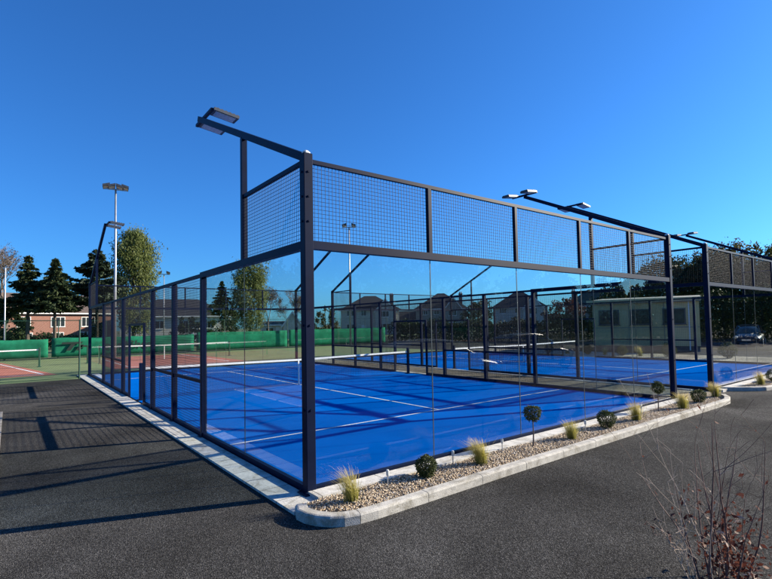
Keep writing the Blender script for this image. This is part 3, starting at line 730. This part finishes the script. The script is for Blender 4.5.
def hedge(label, p0, p1, h, w, leaf, name='hedge', dens=140, size=.14, group=None):
    p0 = Vector((*p0, 0)); p1 = Vector((*p1, 0)); d = p1-p0; L = d.length
    t = thing(name, label, 'hedge', tuple(p0), math.atan2(d.y, d.x), group)
    k = int(dens*L*h*.7); X = R.uniform(0, L, k); lob = 1+.1*np.sin(X*1.3)+.07*np.sin(X*3.7+1)+.05*np.sin(X*.37)
    ang = R.uniform(-.15, math.pi+.15, k); rr = R.uniform(.72, 1, k)**.5
    Y = np.cos(ang)*w/2*rr*lob; Z = np.abs(np.sin(ang))**.6*h*rr*lob*R.uniform(.25, 1, k)**.35
    V, F = leaf_quads(np.stack([X, Y, np.maximum(Z, .05)], 1)+R.normal(size=(k, 3))*.05, np.full(k, size)); np_mesh('foliage', V, F, leaf, t)
    mb = MB()
    for i in range(int(L/.8)+1):
        x = min(L, i*.8+random.uniform(0, .3)); mb.tube([(x, 0, 0), (x+random.uniform(-.2, .2), random.uniform(-.2, .2), h*.8)], [.04, .012], 5)
        for a in (-1, 1): mb.tube([(x, 0, h*.3), (x+.3*a, a*w*.3, h*.7)], [.02, .008], 4)
    mb.build('stems', MT['bark'], t)
    return t

bare_tree('large bare tree with grey brown twigs at the far left edge', 6, 74, 238, 92, MT['leaf_brown'])
spruce('leftmost dark spruce, in front of the bare tree and brick house', 28, 50, 255, 37, MT['leaf_spruce'])
spruce('dark spruce second from left, in front of the brick house', 55, 48, 258, 38, MT['leaf_spruce'])
spruce('dark layered cedar behind the far corner of the near cage', 97, 49, 251, 50, MT['leaf_cedar'], 1.0, 'cedar_tree', 15)
poplar('tall pale green poplar right of the tallest floodlight pole', 134, 54, 225, 42, MT['leaf_poplar'])
spruce('small dark spruce seen through the side glass, left of a pale green tree', 222, 66, 282, 26, MT['leaf_spruce'])
poplar('pale green tree just under the beam, seen through the side glass', 250, 64, 262, 38, MT['leaf_poplar'])
broad_tree('dark shrub at the foot of the pale tree behind the side glass', 232, 60, 306, 30, MT['leaf_dark'], 'shrub', .0, .5, .16, cat='shrub')
bare_tree('brown bare tree left of the white gable, behind the side glass', 268, 78, 287, 34, MT['leaf_brown'])
bare_tree('brown bare tree directly behind the white gabled cottage', 292, 92, 289, 34, MT['leaf_brown'])
broad_tree('yellow green bush between the near corner post and the hipped house', 325, 70, 308, 26, MT['leaf_olive'], 'shrub', .0, .5, .17, cat='shrub')
broad_tree('dark evergreen hiding the left end of the brick house', 0, 60, 298, 36, MT['leaf_dark'], 'evergreen_tree', .0, .7, .2)
broad_tree('dark laurel bush in front of the grey roofed bungalow', 190, 62, 318, 34, MT['leaf_dark'], 'shrub', .0, .5, .16, cat='shrub')
broad_tree('garden tree between the second and third hipped roof houses', 478, 92, 300, 30, MT['leaf_dark'], low=.0, dens=.7, size=.22)
broad_tree('copper leaved tree right of the third hipped roof house', 566, 78, 296, 36, MT['leaf_copper'], low=.1, dens=.8, size=.18)
broad_tree('dark tree behind the left end of the cream cabin', 612, 76, 284, 36, MT['leaf_dark'], low=.0, dens=1.8, size=.17)
broad_tree('dark green tree behind the middle of the cream cabin', 640, 70, 268, 46, MT['leaf_dark'], low=.0, dens=2.4, size=.16)
broad_tree('tall dark tree in the gap between the two cages', 672, 62, 252, 56, MT['leaf_dark'], low=.0, dens=3.2, size=.15)
broad_tree('tall olive brown tree right behind the second cage corner post', 702, 62, 250, 46, MT['leaf_moss'], low=.0, dens=3.2, size=.15, seedshape=.5)
broad_tree('tall olive tree behind the mesh at the right', 728, 60, 243, 48, MT['leaf_olive'], low=.0, dens=3.4, size=.15, seedshape=4)
broad_tree('olive tree at the right edge, behind the second cage', 762, 62, 243, 52, MT['leaf_moss'], low=.0, dens=3.4, size=.15, seedshape=1)
broad_tree('dark green tree right of the olive trees, cut by the frame', 796, 66, 250, 54, MT['leaf_moss'], low=.0, dens=2.4, size=.16, seedshape=3)
hedge('low dark hedge in front of the brick house, behind the windbreak', spot(-8, 72), spot(98, 66), 1.75, 1.6, MT['leaf_dark'], dens=260)
hedge('long dark hedge in front of the hipped roof houses', spot(392, 60), spot(604, 52), 2.5, 2.2, MT['leaf_dark'], dens=330)
hedge('tall dark hedge behind the car, seen through the second cage', spot(700, 52), spot(800, 48), 4.2, 2.6, MT['leaf_dark'], dens=520)
# behind the viewpoint, mirrored in the front glass
hedge('long tall hedge beyond the car park, mirrored in the front glass', (4, -34), (42, -31), 5.0, 4, MT['leaf_dark'], dens=300, size=.24)
hedge('tall hedge at the end of the car park, mirrored in the second glass', (42, -31), (62, -4), 6.4, 4.5, MT['leaf_moss'], dens=330, size=.24)
hedge('added unseen tree belt left of the tennis courts, darkening the side glass reflection', (-75, 20), (-22, 92), 13.5, 8, MT['leaf_dark'], dens=42, size=.42)  # added out of view, tall enough to keep bright sky out of the side glass
for i, (x, y, h, w) in enumerate(((20, -30, 9, 4.5), (33, -33, 11, 5.5), (48, -31, 9.5, 5))):
    broad_tree(['left', 'middle', 'right'][i]+' one of the three trees mirrored in the front glass', 0, 0, 0, 0, MT['leaf_olive'], low=.15, dens=.8, size=.28, pos=(x, y), hh=h, ww=w, group='trees behind the car park')

# planting bed: clipped balls, standards, feather grass
def ball_leaves(c, r, k, size):
    d = R.normal(size=(k, 3)); d /= np.linalg.norm(d, axis=1, keepdims=True)
    q0 = R.uniform(0, 6, 3); rr = r*(R.uniform(.5, 1.0, k)**.5)*(.96+.07*np.sin(d[:, 0]*4+q0[0])+.06*np.sin(d[:, 2]*5+q0[1])+.05*np.sin(d[:, 1]*6+q0[2])); rr = np.minimum(rr, r*1.06)
    P = d*rr[:, None]+np.array(c); sel = R.random(k) < .09; P[sel] += d[sel]*r*.12*R.random((sel.sum(), 1))
    V, F = leaf_quads(P, np.full(k, size), .2, 1.0, d); return V, F
def ball(label, x, y, r, group='clipped ball shrubs in the gravel beds'):
    t = thing('ball_shrub', label, 'shrub', (x, y, .045), random.uniform(0, 6), group)
    V, F = ball_leaves((0, 0, r*.95), r, 2600, .013); np_mesh('foliage', V, F, MT['leaf_box'], t)
    mb = MB(); mb.tube([(0, 0, 0), (0, 0, r)], [.012, .008], 6)
    for i in range(10): a = i*.63; mb.tube([(0, 0, r*.2), (math.cos(a)*r*.6, math.sin(a)*r*.6, r*(.6+.08*i))], [.006, .003], 4)
    mb.build('stem', MT['bark'], t); return t
def standard(label, x, y, hst, r):
    t = thing('standard_tree', label, 'small tree', (x, y, .045), random.uniform(0, 6), 'lollipop trees in the gravel bed')
    V, F = ball_leaves((0, 0, hst+r*.8), r, 2200, .012); np_mesh('crown', V, F, MT['leaf_box'], t)
    mb = MB(); mb.tube([(0, 0, 0), (.006, .003, hst*.5), (0, 0, hst+r)], [.013, .011, .007], 7)
    for i in range(9): a = i*.7; mb.tube([(0, 0, hst), (math.cos(a)*r*.6, math.sin(a)*r*.6, hst+r*(.4+.12*i))], [.005, .0025], 4)
    mb.build('trunk', MT['twig'], t); return t
def tuft(label, x, y, h, lean=(-.2, .06), k=520):
    t = thing('grass_tuft', label, 'ornamental grass', (x, y, .045), 0, 'feather grass tufts in the gravel beds')
    V = []; F = []
    lean = (lean[0]*random.uniform(.4, 1.7), lean[1]*random.uniform(-1, 2)); k = int(k*random.uniform(.6, 1.15)); wd = random.uniform(.14, .26)
    for i in range(k):
        a = random.uniform(0, 6.28); b = random.gauss(0, .045); L = h*random.uniform(.5, 1.08); sp = abs(random.gauss(0, wd))*h
        o = Vector((math.cos(a)*abs(b), math.sin(a)*abs(b), 0)); w = random.uniform(.0011, .0022)
        side = Vector((-math.sin(a+.8), math.cos(a+.8), 0))*w
        wind = Vector((lean[0]*h*random.uniform(.5, 1.5), lean[1]*h, 0))
        pts = []
        for s in (0, .35, .68, .88, 1):
            pts.append(o+Vector((math.cos(a)*sp, math.sin(a)*sp, 0))*s**1.6+wind*s**2.2+Vector((0, 0, L*(s-.16*s**3))))
        n0 = len(V)
        for j, p_ in enumerate(pts):
            q = 1-.7*j/4; V += [p_-side*q, p_+side*q]
        F += [(n0+2*j, n0+2*j+1, n0+2*j+3, n0+2*j+2) for j in range(4)]
    MB().add(V, F).build('blades', MT['tuft'], t)
    mb = MB()
    for i in range(14): a = i*.45; mb.tube([(math.cos(a)*.03, math.sin(a)*.03, -.01), (math.cos(a)*.045, math.sin(a)*.045, h*.2)], [.006, .002], 4)
    mb.build('crown', MT['tuft'], t)
    return t
tuft('feather grass tuft nearest the rounded kerb corner', .2, -.6, .44)
ball('clipped ball shrub nearest the camera, second plant along the bed', 1.38, -.52, .15)
tuft('feather grass tuft between the nearest ball shrub and the taller lollipop tree', 2.36, -.56, .42)
standard('bigger lollipop tree, nearer of the two in the gravel bed', 3.62, -.52, .42, .135)
tuft('feather grass tuft just right of the nearer lollipop tree', 4.55, -.6, .36, (-.1, .03))
ball('darkest ball shrub, in the middle of the bed', 5.72, -.58, .175)
tuft('feather grass tuft right of the middle ball shrub', 6.8, -.6, .42)
standard('smaller lollipop tree, farther along the gravel bed', 8.0, -.5, .4, .135)
tuft('feather grass tuft right of the farther lollipop tree', 8.8, -.66, .42)
ball('ball shrub near the far end of the first bed', 9.85, -.6, .165)
tuft('last feather grass tuft of the first bed, before the gap', 11.0, -.56, .44)
b2t = tuft('feather grass tuft at the left end of the second bed', 14.4, -.6, .46)
b2b = ball('ball shrub beside the grass tuft in the second bed, at the right edge', 15.5, -.62, .2)
for i, (x, y, s) in enumerate(((24.3, 13.2, 1.5), (24.3, 11.9, 1.3), (24.3, 10.6, 1.6), (24.3, 9.5, 1.2), (24.4, 8.5, 1.5), (24.4, 7.5, 1.4), (24.6, 6.1, 2.0), (25.2, 3.6, 2.1))):
    o = dup(b2b if i % 2 == 0 or i > 5 else b2t, ['small bush first from the left in the row before the cream cabin', 'grass clump second from the left in the row before the cream cabin', 'small bush third from the left in the row before the cream cabin', 'grass clump fourth from the left in the row before the cream cabin', 'small bush fifth from the left in the row before the cream cabin', 'grass clump sixth from the left in the row before the cream cabin', 'round bush in the gap between the cages, before the cabin window', 'round bush on pale gravel seen through the second cage glass'][i], (x, y, .02), i*1.1, scale=s)
    o['group'] = 'plants along the far side of the second court'
def stake(label, x, y):
    t = thing('stake_light', label, 'garden light', (x, y, .06), random.uniform(0, 1), 'small stake lights in the gravel bed')
    MB().tube([(0, 0, 0), (0, 0, .12)], [.007, .007], 8).build('stake', MT['galv'], t)
    MB().tube([(0, 0, .12), (0, 0, .13), (0, 0, .185), (0, 0, .195)], [.012, .019, .019, .012], 10).build('lamp', MT['clear'], t)
for lb, x, y in (('small stake light between the first grass tuft and nearest ball shrub', .78, -.5), ('small stake light between the nearest ball and second grass tuft', 1.98, -.4), ('small stake light left of the nearer lollipop tree', 3.02, -.4), ('small stake light left of the middle ball shrub', 5.15, -.5), ('small stake light left of the farther lollipop tree', 7.4, -.42)): stake(lb, x, y)

# bare twiggy shrub in the right foreground
def fg_shrub():
    t = thing('twiggy_shrub', 'bare red brown twiggy shrub with a few dead leaves, bottom right corner', 'shrub', (1.25, -3.81, 0))
    red = MB(); pale = MB(); leaves = []; lp = []
    def stem(p, d, L, r, mb, lev, bend):
        pts = [p]; rr = [r]; k = 7 if lev == 0 else 5
        for i in range(k):
            d = (d+Vector((random.gauss(0, bend), random.gauss(0, bend), random.gauss(0, bend*.6)))).normalized()
            pts.append(pts[-1]+d*L/k); rr.append(max(.0011, r*(1-.78*(i+1)/k)))
        mb.tube(pts, rr, 5)
        for i, q in enumerate(pts[1:], 1):
            hz_ = q.z
            if lev < 2 and i >= 2 and random.random() < (.6 if lev == 0 else .4):
                nd = (d+Vector((random.gauss(0, .6), random.gauss(0, .6), random.gauss(.05, .4)))).normalized()
                stem(q, nd, L*random.uniform(.28, .5), max(.0012, rr[i]*.6), mb, lev+1, bend)
            if mb is red and random.random() < (.07 if hz_ > .6 else .4): leaves.append(q+Vector((random.gauss(0, .015), random.gauss(0, .015), random.gauss(0, .015))))
    # main upright leader and its companions: base offset, direction, length
    for bx, by, dx, dy, dz, L, r, mb in ((-.02, .04, -.05, .04, 1, 1.3, 0.0101, red), (.1, -.02, .12, -.02, 1, 1.2, 0.0095, red), (-.1, .05, -.16, .08, 1, .95, 0.0081, red), (.2, .0, .3, .05, 1, 1.15, 0.0081, red),
                                         (.0, -.1, -.1, -.1, 1, .85, 0.0068, red), (.15, .1, .18, .2, 1, 1.0, 0.0081, red), (-.05, .1, -.08, .2, 1, .8, 0.0068, red), (.25, -.1, .15, -.15, 1, 1.1, 0.0081, red), (.34, .0, .02, .02, 1, 1.1, .0075, red), (.28, .12, -.1, .1, 1, .8, .006, red), (.38, -.06, -.05, .0, 1, .7, .006, red), (.3, .05, .05, .1, 1, 1.0, 0.0081, red), (-.15, -.05, -.3, -.05, 1, .7, 0.0054, red),
                                         (-.1, .12, -.40, .24, 1, .72, 0.0049, pale), (-.15, .05, -.42, .04, 1, .6, 0.0044, pale), (-.12, .1, -.30, .2, 1, .72, 0.0044, pale), (-.05, .0, -.3, .12, 1, .75, 0.0044, pale), (-.2, .0, -.5, .2, 1, .55, 0.0039, pale), (.3, .1, .0, .5, 1, 1.15, 0.0046, pale)):
        stem(Vector((bx, by, 0)), Vector((dx, dy, dz)).normalized(), L, r, mb, 0, .075)
    red.build('stems', MT['stem_red'], t); pale.build('dry_stems', MT['stem_pale'], t)
    P = [q for q in leaves if random.random() < .6 or q.z < .6]
    for i in range(480): P.append(Vector((random.gauss(.2, .12), random.gauss(-.04, .11), abs(random.gauss(.2, .17)))))
    P = np.array([tuple(q) for q in P]); V, F = leaf_quads(P, np.full(len(P), .021), .1, 1.1); np_mesh('leaves', V, F, MT['leaf_dead'], t)
    q = np.array([(random.gauss(.2, .12), random.gauss(-.04, .11), abs(random.gauss(.2, .16))) for i in range(70)]); V, F = leaf_quads(q, np.full(70, .022), .1, 1.2); np_mesh('pale_leaves', V, F, MT['leaf_pale'], t)
fg_shrub()

# ------------------------------------------------------------------ buildings
def window(t, x, z, w, h, y, frame='window_white', bars=1):
    """on the front wall (local -y side at depth y)"""
    f = .07; mb = MB().box((x-w/2, y-.06, z), (x-w/2+f, y, z+h)).box((x+w/2-f, y-.06, z), (x+w/2, y, z+h)).box((x-w/2+f, y-.06, z+h-f), (x+w/2-f, y, z+h)).box((x-w/2-.06, y-.1, z-.03), (x+w/2+.06, y, z)).box((x-w/2+f, y-.06, z), (x+w/2-f, y, z+f))
    for i in range(bars):
        xb = x-w/2+w*(i+1)/(bars+1); mb.box((xb-.03, y-.05, z+f), (xb+.03, y-.001, z+h-f))
    o = mb.build('window', MT[frame], t); MB().box((x-w/2+f, y-.03, z+f), (x+w/2-f, y-.004, z+h-f)).build('pane', MT['pane'], o); return o
def house(label, u, dist, w, d, eave, ridge, wall, roof, style='hip', wins=(), chim=None, gable=None, door=None, rot=0, group='houses behind the courts', name='house', dx=0):
    x, y = spot(u, dist); rz = -az_of(u)+rot
    t = thing(name, label, 'house', (x, y, 0), rz, group)
    MB().box((-w/2, 0, 0), (w/2, d, eave)).build('wall', MT[wall], t)
    o_ = .45; e = eave-.12; X0, X1, Y0, Y1 = -w/2-o_, w/2+o_, -o_, d+o_
    if style == 'hip':
        k = min(w*.43, d*.55); vs_ = [(X0, Y0, e), (X1, Y0, e), (X1, Y1, e), (X0, Y1, e), (-w/2+k, d/2, ridge), (w/2-k, d/2, ridge)]
        fs = [(0, 1, 5, 4), (1, 2, 5), (2, 3, 4, 5), (3, 0, 4), (3, 2, 1, 0)]
    else:
        vs_ = [(X0, Y0, e), (X1, Y0, e), (X1, Y1, e), (X0, Y1, e), (X0, d/2, ridge), (X1, d/2, ridge)]
        fs = [(0, 1, 5, 4), (1, 2, 5), (2, 3, 4, 5), (3, 0, 4), (3, 2, 1, 0)]
    ro = MB().add(vs_, fs).build('roof', MT[roof], t)
    MB().box((X0-.04, Y0-.06, e-.16), (X1+.04, Y0-.0, e+.02)).build('gutter', MT['window_white'], t)
    if chim:
        cx_, cz = chim; mb = MB().box((cx_-.4, d/2-.45, eave), (cx_+.4, d/2+.45, cz)).box((cx_-.46, d/2-.51, cz), (cx_+.46, d/2+.51, cz+.15))
        for q in (-.18, .18): mb.tube([(cx_+q, d/2, cz+.15), (cx_+q, d/2, cz+.55)], [.13, .11], 8)
        mb.build('chimney', MT['brick'], ro)
    if gable:
        gx, gw, gz, ge = gable
        vs_ = [(gx-gw/2, -.8, 0), (gx+gw/2, -.8, 0), (gx+gw/2, -.8, ge), (gx, -.8, gz-.25), (gx-gw/2, -.8, ge), (gx-gw/2, .02, 0), (gx+gw/2, .02, 0), (gx+gw/2, .02, ge), (gx, .02, gz-.25), (gx-gw/2, .02, ge)]
        MB().add(vs_, [(0, 1, 2, 3, 4), (1, 6, 7, 2), (5, 0, 4, 9)]).build('bay', MT[wall], t)
        a = gw/2+.3; dz = (gz-ge)/(gw/2)*.3
        for sg in (-1, 1):
            q = [(gx, -1.05, gz), (gx+sg*a, -1.05, ge-dz-.1), (gx+sg*a, d*.4, ge-dz-.1), (gx, d*.4, gz)]
            q2 = [(a_, b_, c_-.16) for a_, b_, c_ in q]
            f = [(0, 1, 2, 3), (7, 6, 5, 4), (0, 4, 5, 1), (1, 5, 6, 2), (2, 6, 7, 3), (3, 7, 4, 0)]
            MB().add(q+q2, f).build('gable_roof', MT[roof], ro)
            q = [(gx, -1.09, gz-.02), (gx+sg*a, -1.09, ge-dz-.12), (gx+sg*a, -1.055, ge-dz-.12), (gx, -1.055, gz-.02)]; q2 = [(a_, b_, c_-.32) for a_, b_, c_ in q]
            MB().add(q+q2, f).build('bargeboard', MT['window_white'], ro)
    for wq in wins:
        x_, z_, w_, h_ = wq[:4]; yy = -.8 if gable and abs(x_-gable[0]) < gable[1]/2 else 0
        window(t, x_, z_, w_, h_, yy, bars=2 if w_ > 1.4 else 1)
    if door is not None:
        dd = MB().box((door-.5, -.06, 0), (door+.5, .0, 2.1)).build('door', MT['window_white'], t); MB().box((door+.34, -.1, .98), (door+.42, -.06, 1.1)).build('handle', MT['galv'], dd)
    return t
house('red brick house with white windows behind the two spruces', 51, 88, 19, 8, 4.8, 7.7, 'brick', 'brown_tile', 'gable', [(-7.4, 2.6, 1.5, 1.5), (-3.4, 2.6, 1.7, 1.5), (.95, 2.6, 1.9, 1.5), (5.2, 2.6, 2.0, 1.5), (-3.0, .5, 1.4, 1.3), (.95, .5, 1.6, 1.3), (4.8, .5, 1.7, 1.3)], None, rot=.4)
house('pale bungalow with a wide grey hipped roof, seen through the side mesh', 178, 84, 16, 9, 4.1, 6.9, 'render_white', 'slate', 'hip', [(-5.5, 2.0, 1.4, 1.3), (-2.6, 2.0, 1.4, 1.3), (.8, 2.0, 1.4, 1.3), (4.6, 2.0, 1.6, 1.3)], None, door=2.6)
house('small white gabled cottage, seen through the side glass', 280, 84, 6.5, 6, 2.5, 3.0, 'render_white', 'slate', 'gable', [(-1.7, .9, 1.3, 1.0)], None, gable=(2.0, 3.0, 4.6, 2.6), door=-.2)
hw = [(-4.2, 4.0, 1.5, 1.2), (-1.4, 4.0, 1.1, 1.2), (3.0, 3.7, 2.0, 1.3), (-4.2, 1.0, 1.6, 1.3), (3.0, .9, 2.2, 1.4)]
house('leftmost hipped roof house, behind the end of the green windbreak', 370, 104, 12.4, 9, 5.4, 8.5, 'render_white', 'slate', 'hip', hw, (4.8, 8.5), (3.2, 4.2, 7.7, 5.3), -1.4)
house('hipped roof house second from left, with a chimney at its right end', 441, 106, 11.0, 9, 5.4, 8.9, 'render_grey', 'slate', 'hip', [(-3.6, 4.0, 1.5, 1.2), (-1.0, 4.0, 1.1, 1.2), (2.4, 3.7, 1.8, 1.3), (-3.6, 1, 1.5, 1.3), (2.4, .9, 2.0, 1.4)], (4.4, 8.6), (2.6, 4.0, 7.8, 5.3), -1.0)
house('hipped roof house third from left, behind a tall mesh post', 519, 108, 11.0, 9, 5.4, 8.9, 'render_white', 'slate', 'hip', [(-3.4, 4.0, 1.5, 1.2), (-.4, 4.0, 1.1, 1.2), (2.8, 3.7, 1.8, 1.3), (-3.4, 1, 1.5, 1.3)], (3.6, 8.7), (2.9, 4.0, 7.8, 5.3), -.4)
house('rightmost hipped roof house, beside the cream cabin', 592, 112, 11.0, 9, 5.4, 9.0, 'render_grey', 'brown_tile', 'hip', [(-3.4, 4.0, 1.5, 1.2), (.2, 4.0, 1.1, 1.2), (3.2, 4, 1.5, 1.2)], (-3.8, 8.7), None, .2)
house('low dark garage roof between the first two hipped houses', 405, 112, 6, 7, 3.1, 5.2, 'render_grey', 'slate', 'gable', [(0, 1, 1.2, 1)], name='garage')

def cabin():
    L = 6.1; CR_ = rad(-70); xr, yr = spot(699, 35); CX_, CY_ = xr-L*math.cos(CR_), yr-L*math.sin(CR_)
    t = thing('portable_cabin', 'cream portable cabin with dark windows beyond the second court', 'cabin', (CX_, CY_, 0), CR_)
    MB().box((0, 0, .35), (L, 6, 3.1)).build('wall', MT['cream'], t)
    MB().box((.03, .03, .0), (L-.03, 5.97, .35)).build('skirting', MT['lamp_body'], t)
    ro = MB().add([(-.3, -.35, 3.1), (L+.1, -.35, 3.1), (L+.1, 6.3, 3.5), (-.3, 6.3, 3.5), (-.3, -.35, 3.32), (L+.1, -.35, 3.32), (L+.1, 6.3, 3.72), (-.3, 6.3, 3.72)], [(3, 2, 1, 0), (4, 5, 6, 7), (0, 1, 5, 4), (1, 2, 6, 5), (2, 3, 7, 6), (3, 0, 4, 7)]).build('roof', MT['render_grey'], t)
    MB().box((-.32, -.4, 3.16), (L+.12, -.353, 3.36)).build('fascia', MT['cream'], ro)
    for x in (1.0, 2.9, 4.75): window(t, x, 1.7, 1.25, 1.0, 0, 'lamp_body', 0)
    mb = MB()
    for x in (2.2, 4.2): mb.box((x-.02, -.012, .36), (x+.02, 0, 3.09))
    mb.box((.02, -.015, 1.5), (L-.02, 0, 1.54)); mb.build('cladding_strip', MT['render_grey'], t)
    MB().tube([(5.55, -.06, .1), (5.55, -.06, 3.1)], [.04, .04], 8).build('downpipe', MT['window_white'], t)
    d = MB().box((5.75, -.05, .36), (5.98, -.001, 2.4)).build('door_trim', MT['cream'], t)
    return t
cabin()

# ------------------------------------------------------------------ parked cars
def car(label, x, y, rz, paint, kind='hatch'):
    t = thing('parked_car', label, 'car', (x, y, 0), rz, 'cars parked round the courts')
    # stations along length: x, half width, z low, z belt, z roof (None = no cabin), half roof width
    st = [(-2.1, .66, .42, .72), (-2.02, .78, .3, .86), (-1.6, .86, .24, .93), (-.9, .88, .22, .95), (0, .89, .22, .95), (.8, .88, .22, .94), (1.3, .86, .22, .88), (1.8, .8, .24, .78), (2.05, .7, .3, .66), (2.12, .55, .4, .55)]
    V = []; F = []
    for x_, hw_, z0, zb in st:
        V += [(x_, -hw_*.9, z0), (x_, -hw_, z0+.18), (x_, -hw_*.99, (z0+zb)/2+.08), (x_, -hw_*.93, zb), (x_, 0, zb+.03), (x_, hw_*.93, zb), (x_, hw_*.99, (z0+zb)/2+.08), (x_, hw_, z0+.18), (x_, hw_*.9, z0)]
    k = 9
    for i in range(len(st)-1):
        for j in range(k): F.append((i*k+j, (i+1)*k+j, (i+1)*k+(j+1) % k, i*k+(j+1) % k))
    F += [tuple(range(k-1, -1, -1)), tuple((len(st)-1)*k+j for j in range(k))]
    F = [f[::-1] for f in F]
    b = MB().add(V, F).build('body', paint, t, True)
    ss = b.modifiers.new('Subdivision', 'SUBSURF'); ss.levels = 1; ss.render_levels = 2
    # cabin: glass volume and roof
    cab = [(-2.0, .66, .9, .9), (-1.75, .68, .92, 1.32), (-1.35, .66, .93, 1.47), (-.5, .66, .94, 1.52), (.2, .65, .94, 1.47), (.75, .68, .93, 1.2), (1.25, .7, .88, .9)]
    V = []; F = []
    for x_, hw_, z0, z1 in cab: V += [(x_, -hw_*1.16, z0), (x_, -hw_-.01, (z0+z1)/2), (x_, -hw_*.88, z1-.02), (x_, 0, z1), (x_, hw_*.88, z1-.02), (x_, hw_+.01, (z0+z1)/2), (x_, hw_*1.16, z0)]
    k = 7
    for i in range(len(cab)-1):
        for j in range(k): F.append((i*k+j, i*k+(j+1) % k, (i+1)*k+(j+1) % k, (i+1)*k+j))
    MB().add(V, F).build('window', MT['pane'], t, True)
    V = []; F = []
    for x_, hw_, z0, z1 in cab[1:5]: V += [(x_, -hw_*.93, z1-.05), (x_, -hw_*.7, z1+.015), (x_, 0, z1+.03), (x_, hw_*.7, z1+.015), (x_, hw_*.93, z1-.05), (x_, 0, z1-.06)]
    for i in range(3):
        for j in range(6): F.append((i*6+j, i*6+(j+1) % 6, (i+1)*6+(j+1) % 6, (i+1)*6+j))
    mb = MB().add(V, F+[(0, 1, 2, 3, 4, 5), (23, 22, 21, 20, 19, 18)])
    for sy in (-1, 1):
        mb.bar((.25, sy*.6, 1.45), (1.2, sy*.76, .93), .06, .05); mb.bar((-.45, sy*.64, 1.48), (-.5, sy*.79, .94), .09, .04); mb.bar((-1.55, sy*.62, 1.4), (-1.9, sy*.76, .93), .12, .05)
        mb.box((.62, sy*.95-.09, .95), (.8, sy*.95+.09, 1.08))
    mb.build('roof', paint, t)
    for x_ in (-1.3, 1.32):
        for sy in (-1, 1):
            wo = MB().tube([(x_, sy*.66, .32), (x_, sy*.7, .32), (x_, sy*.86, .32), (x_, sy*.9, .32)], [.29, .32, .32, .29], 24).build('wheel', MT['rubber'], t)
            mb = MB().tube([(x_, sy*.9, .32), (x_, sy*.905, .32)], [.21, .2], 20)
            for a in range(5): an = a*1.2566; mb.bar((x_, sy*.908, .32), (x_+math.cos(an)*.2, sy*.908, .32+math.sin(an)*.2), .05, .02)
            mb.build('rim', MT['rim'], wo)
    for sy in (-1, 1):
        MB().tube([(1.9, sy*.6, .66), (2.06, sy*.58, .64), (2.12, sy*.54, .63)], [.1, .11, .05], 10).build('headlight', MT['lamp_lens'], t, True)
        MB().box((-2.09, sy*.66-.1, .74), (-1.98, sy*.66+.1, .88)).build('tail_light', MT['brick'], t)
    MB().box((2.1, -.26, .42), (2.135, .26, .53)).build('number_plate', MT['tape'], t)
    return t
car('silver hatchback mirrored in the front glass, left one of two', 7.8, -6.0, rad(6), carpaint('silver_paint', (.62, .63, .64)))
car('dark grey hatchback mirrored in the front glass, right one of two', 14.8, -7.7, rad(4), carpaint('dark_grey_paint', (.06, .065, .075)))
x, y = spot(747, 44)
car('dark blue car facing the courts, in front of the tall dark hedge', x, y, rad(192), carpaint('dark_blue_paint', (.015, .02, .04)))
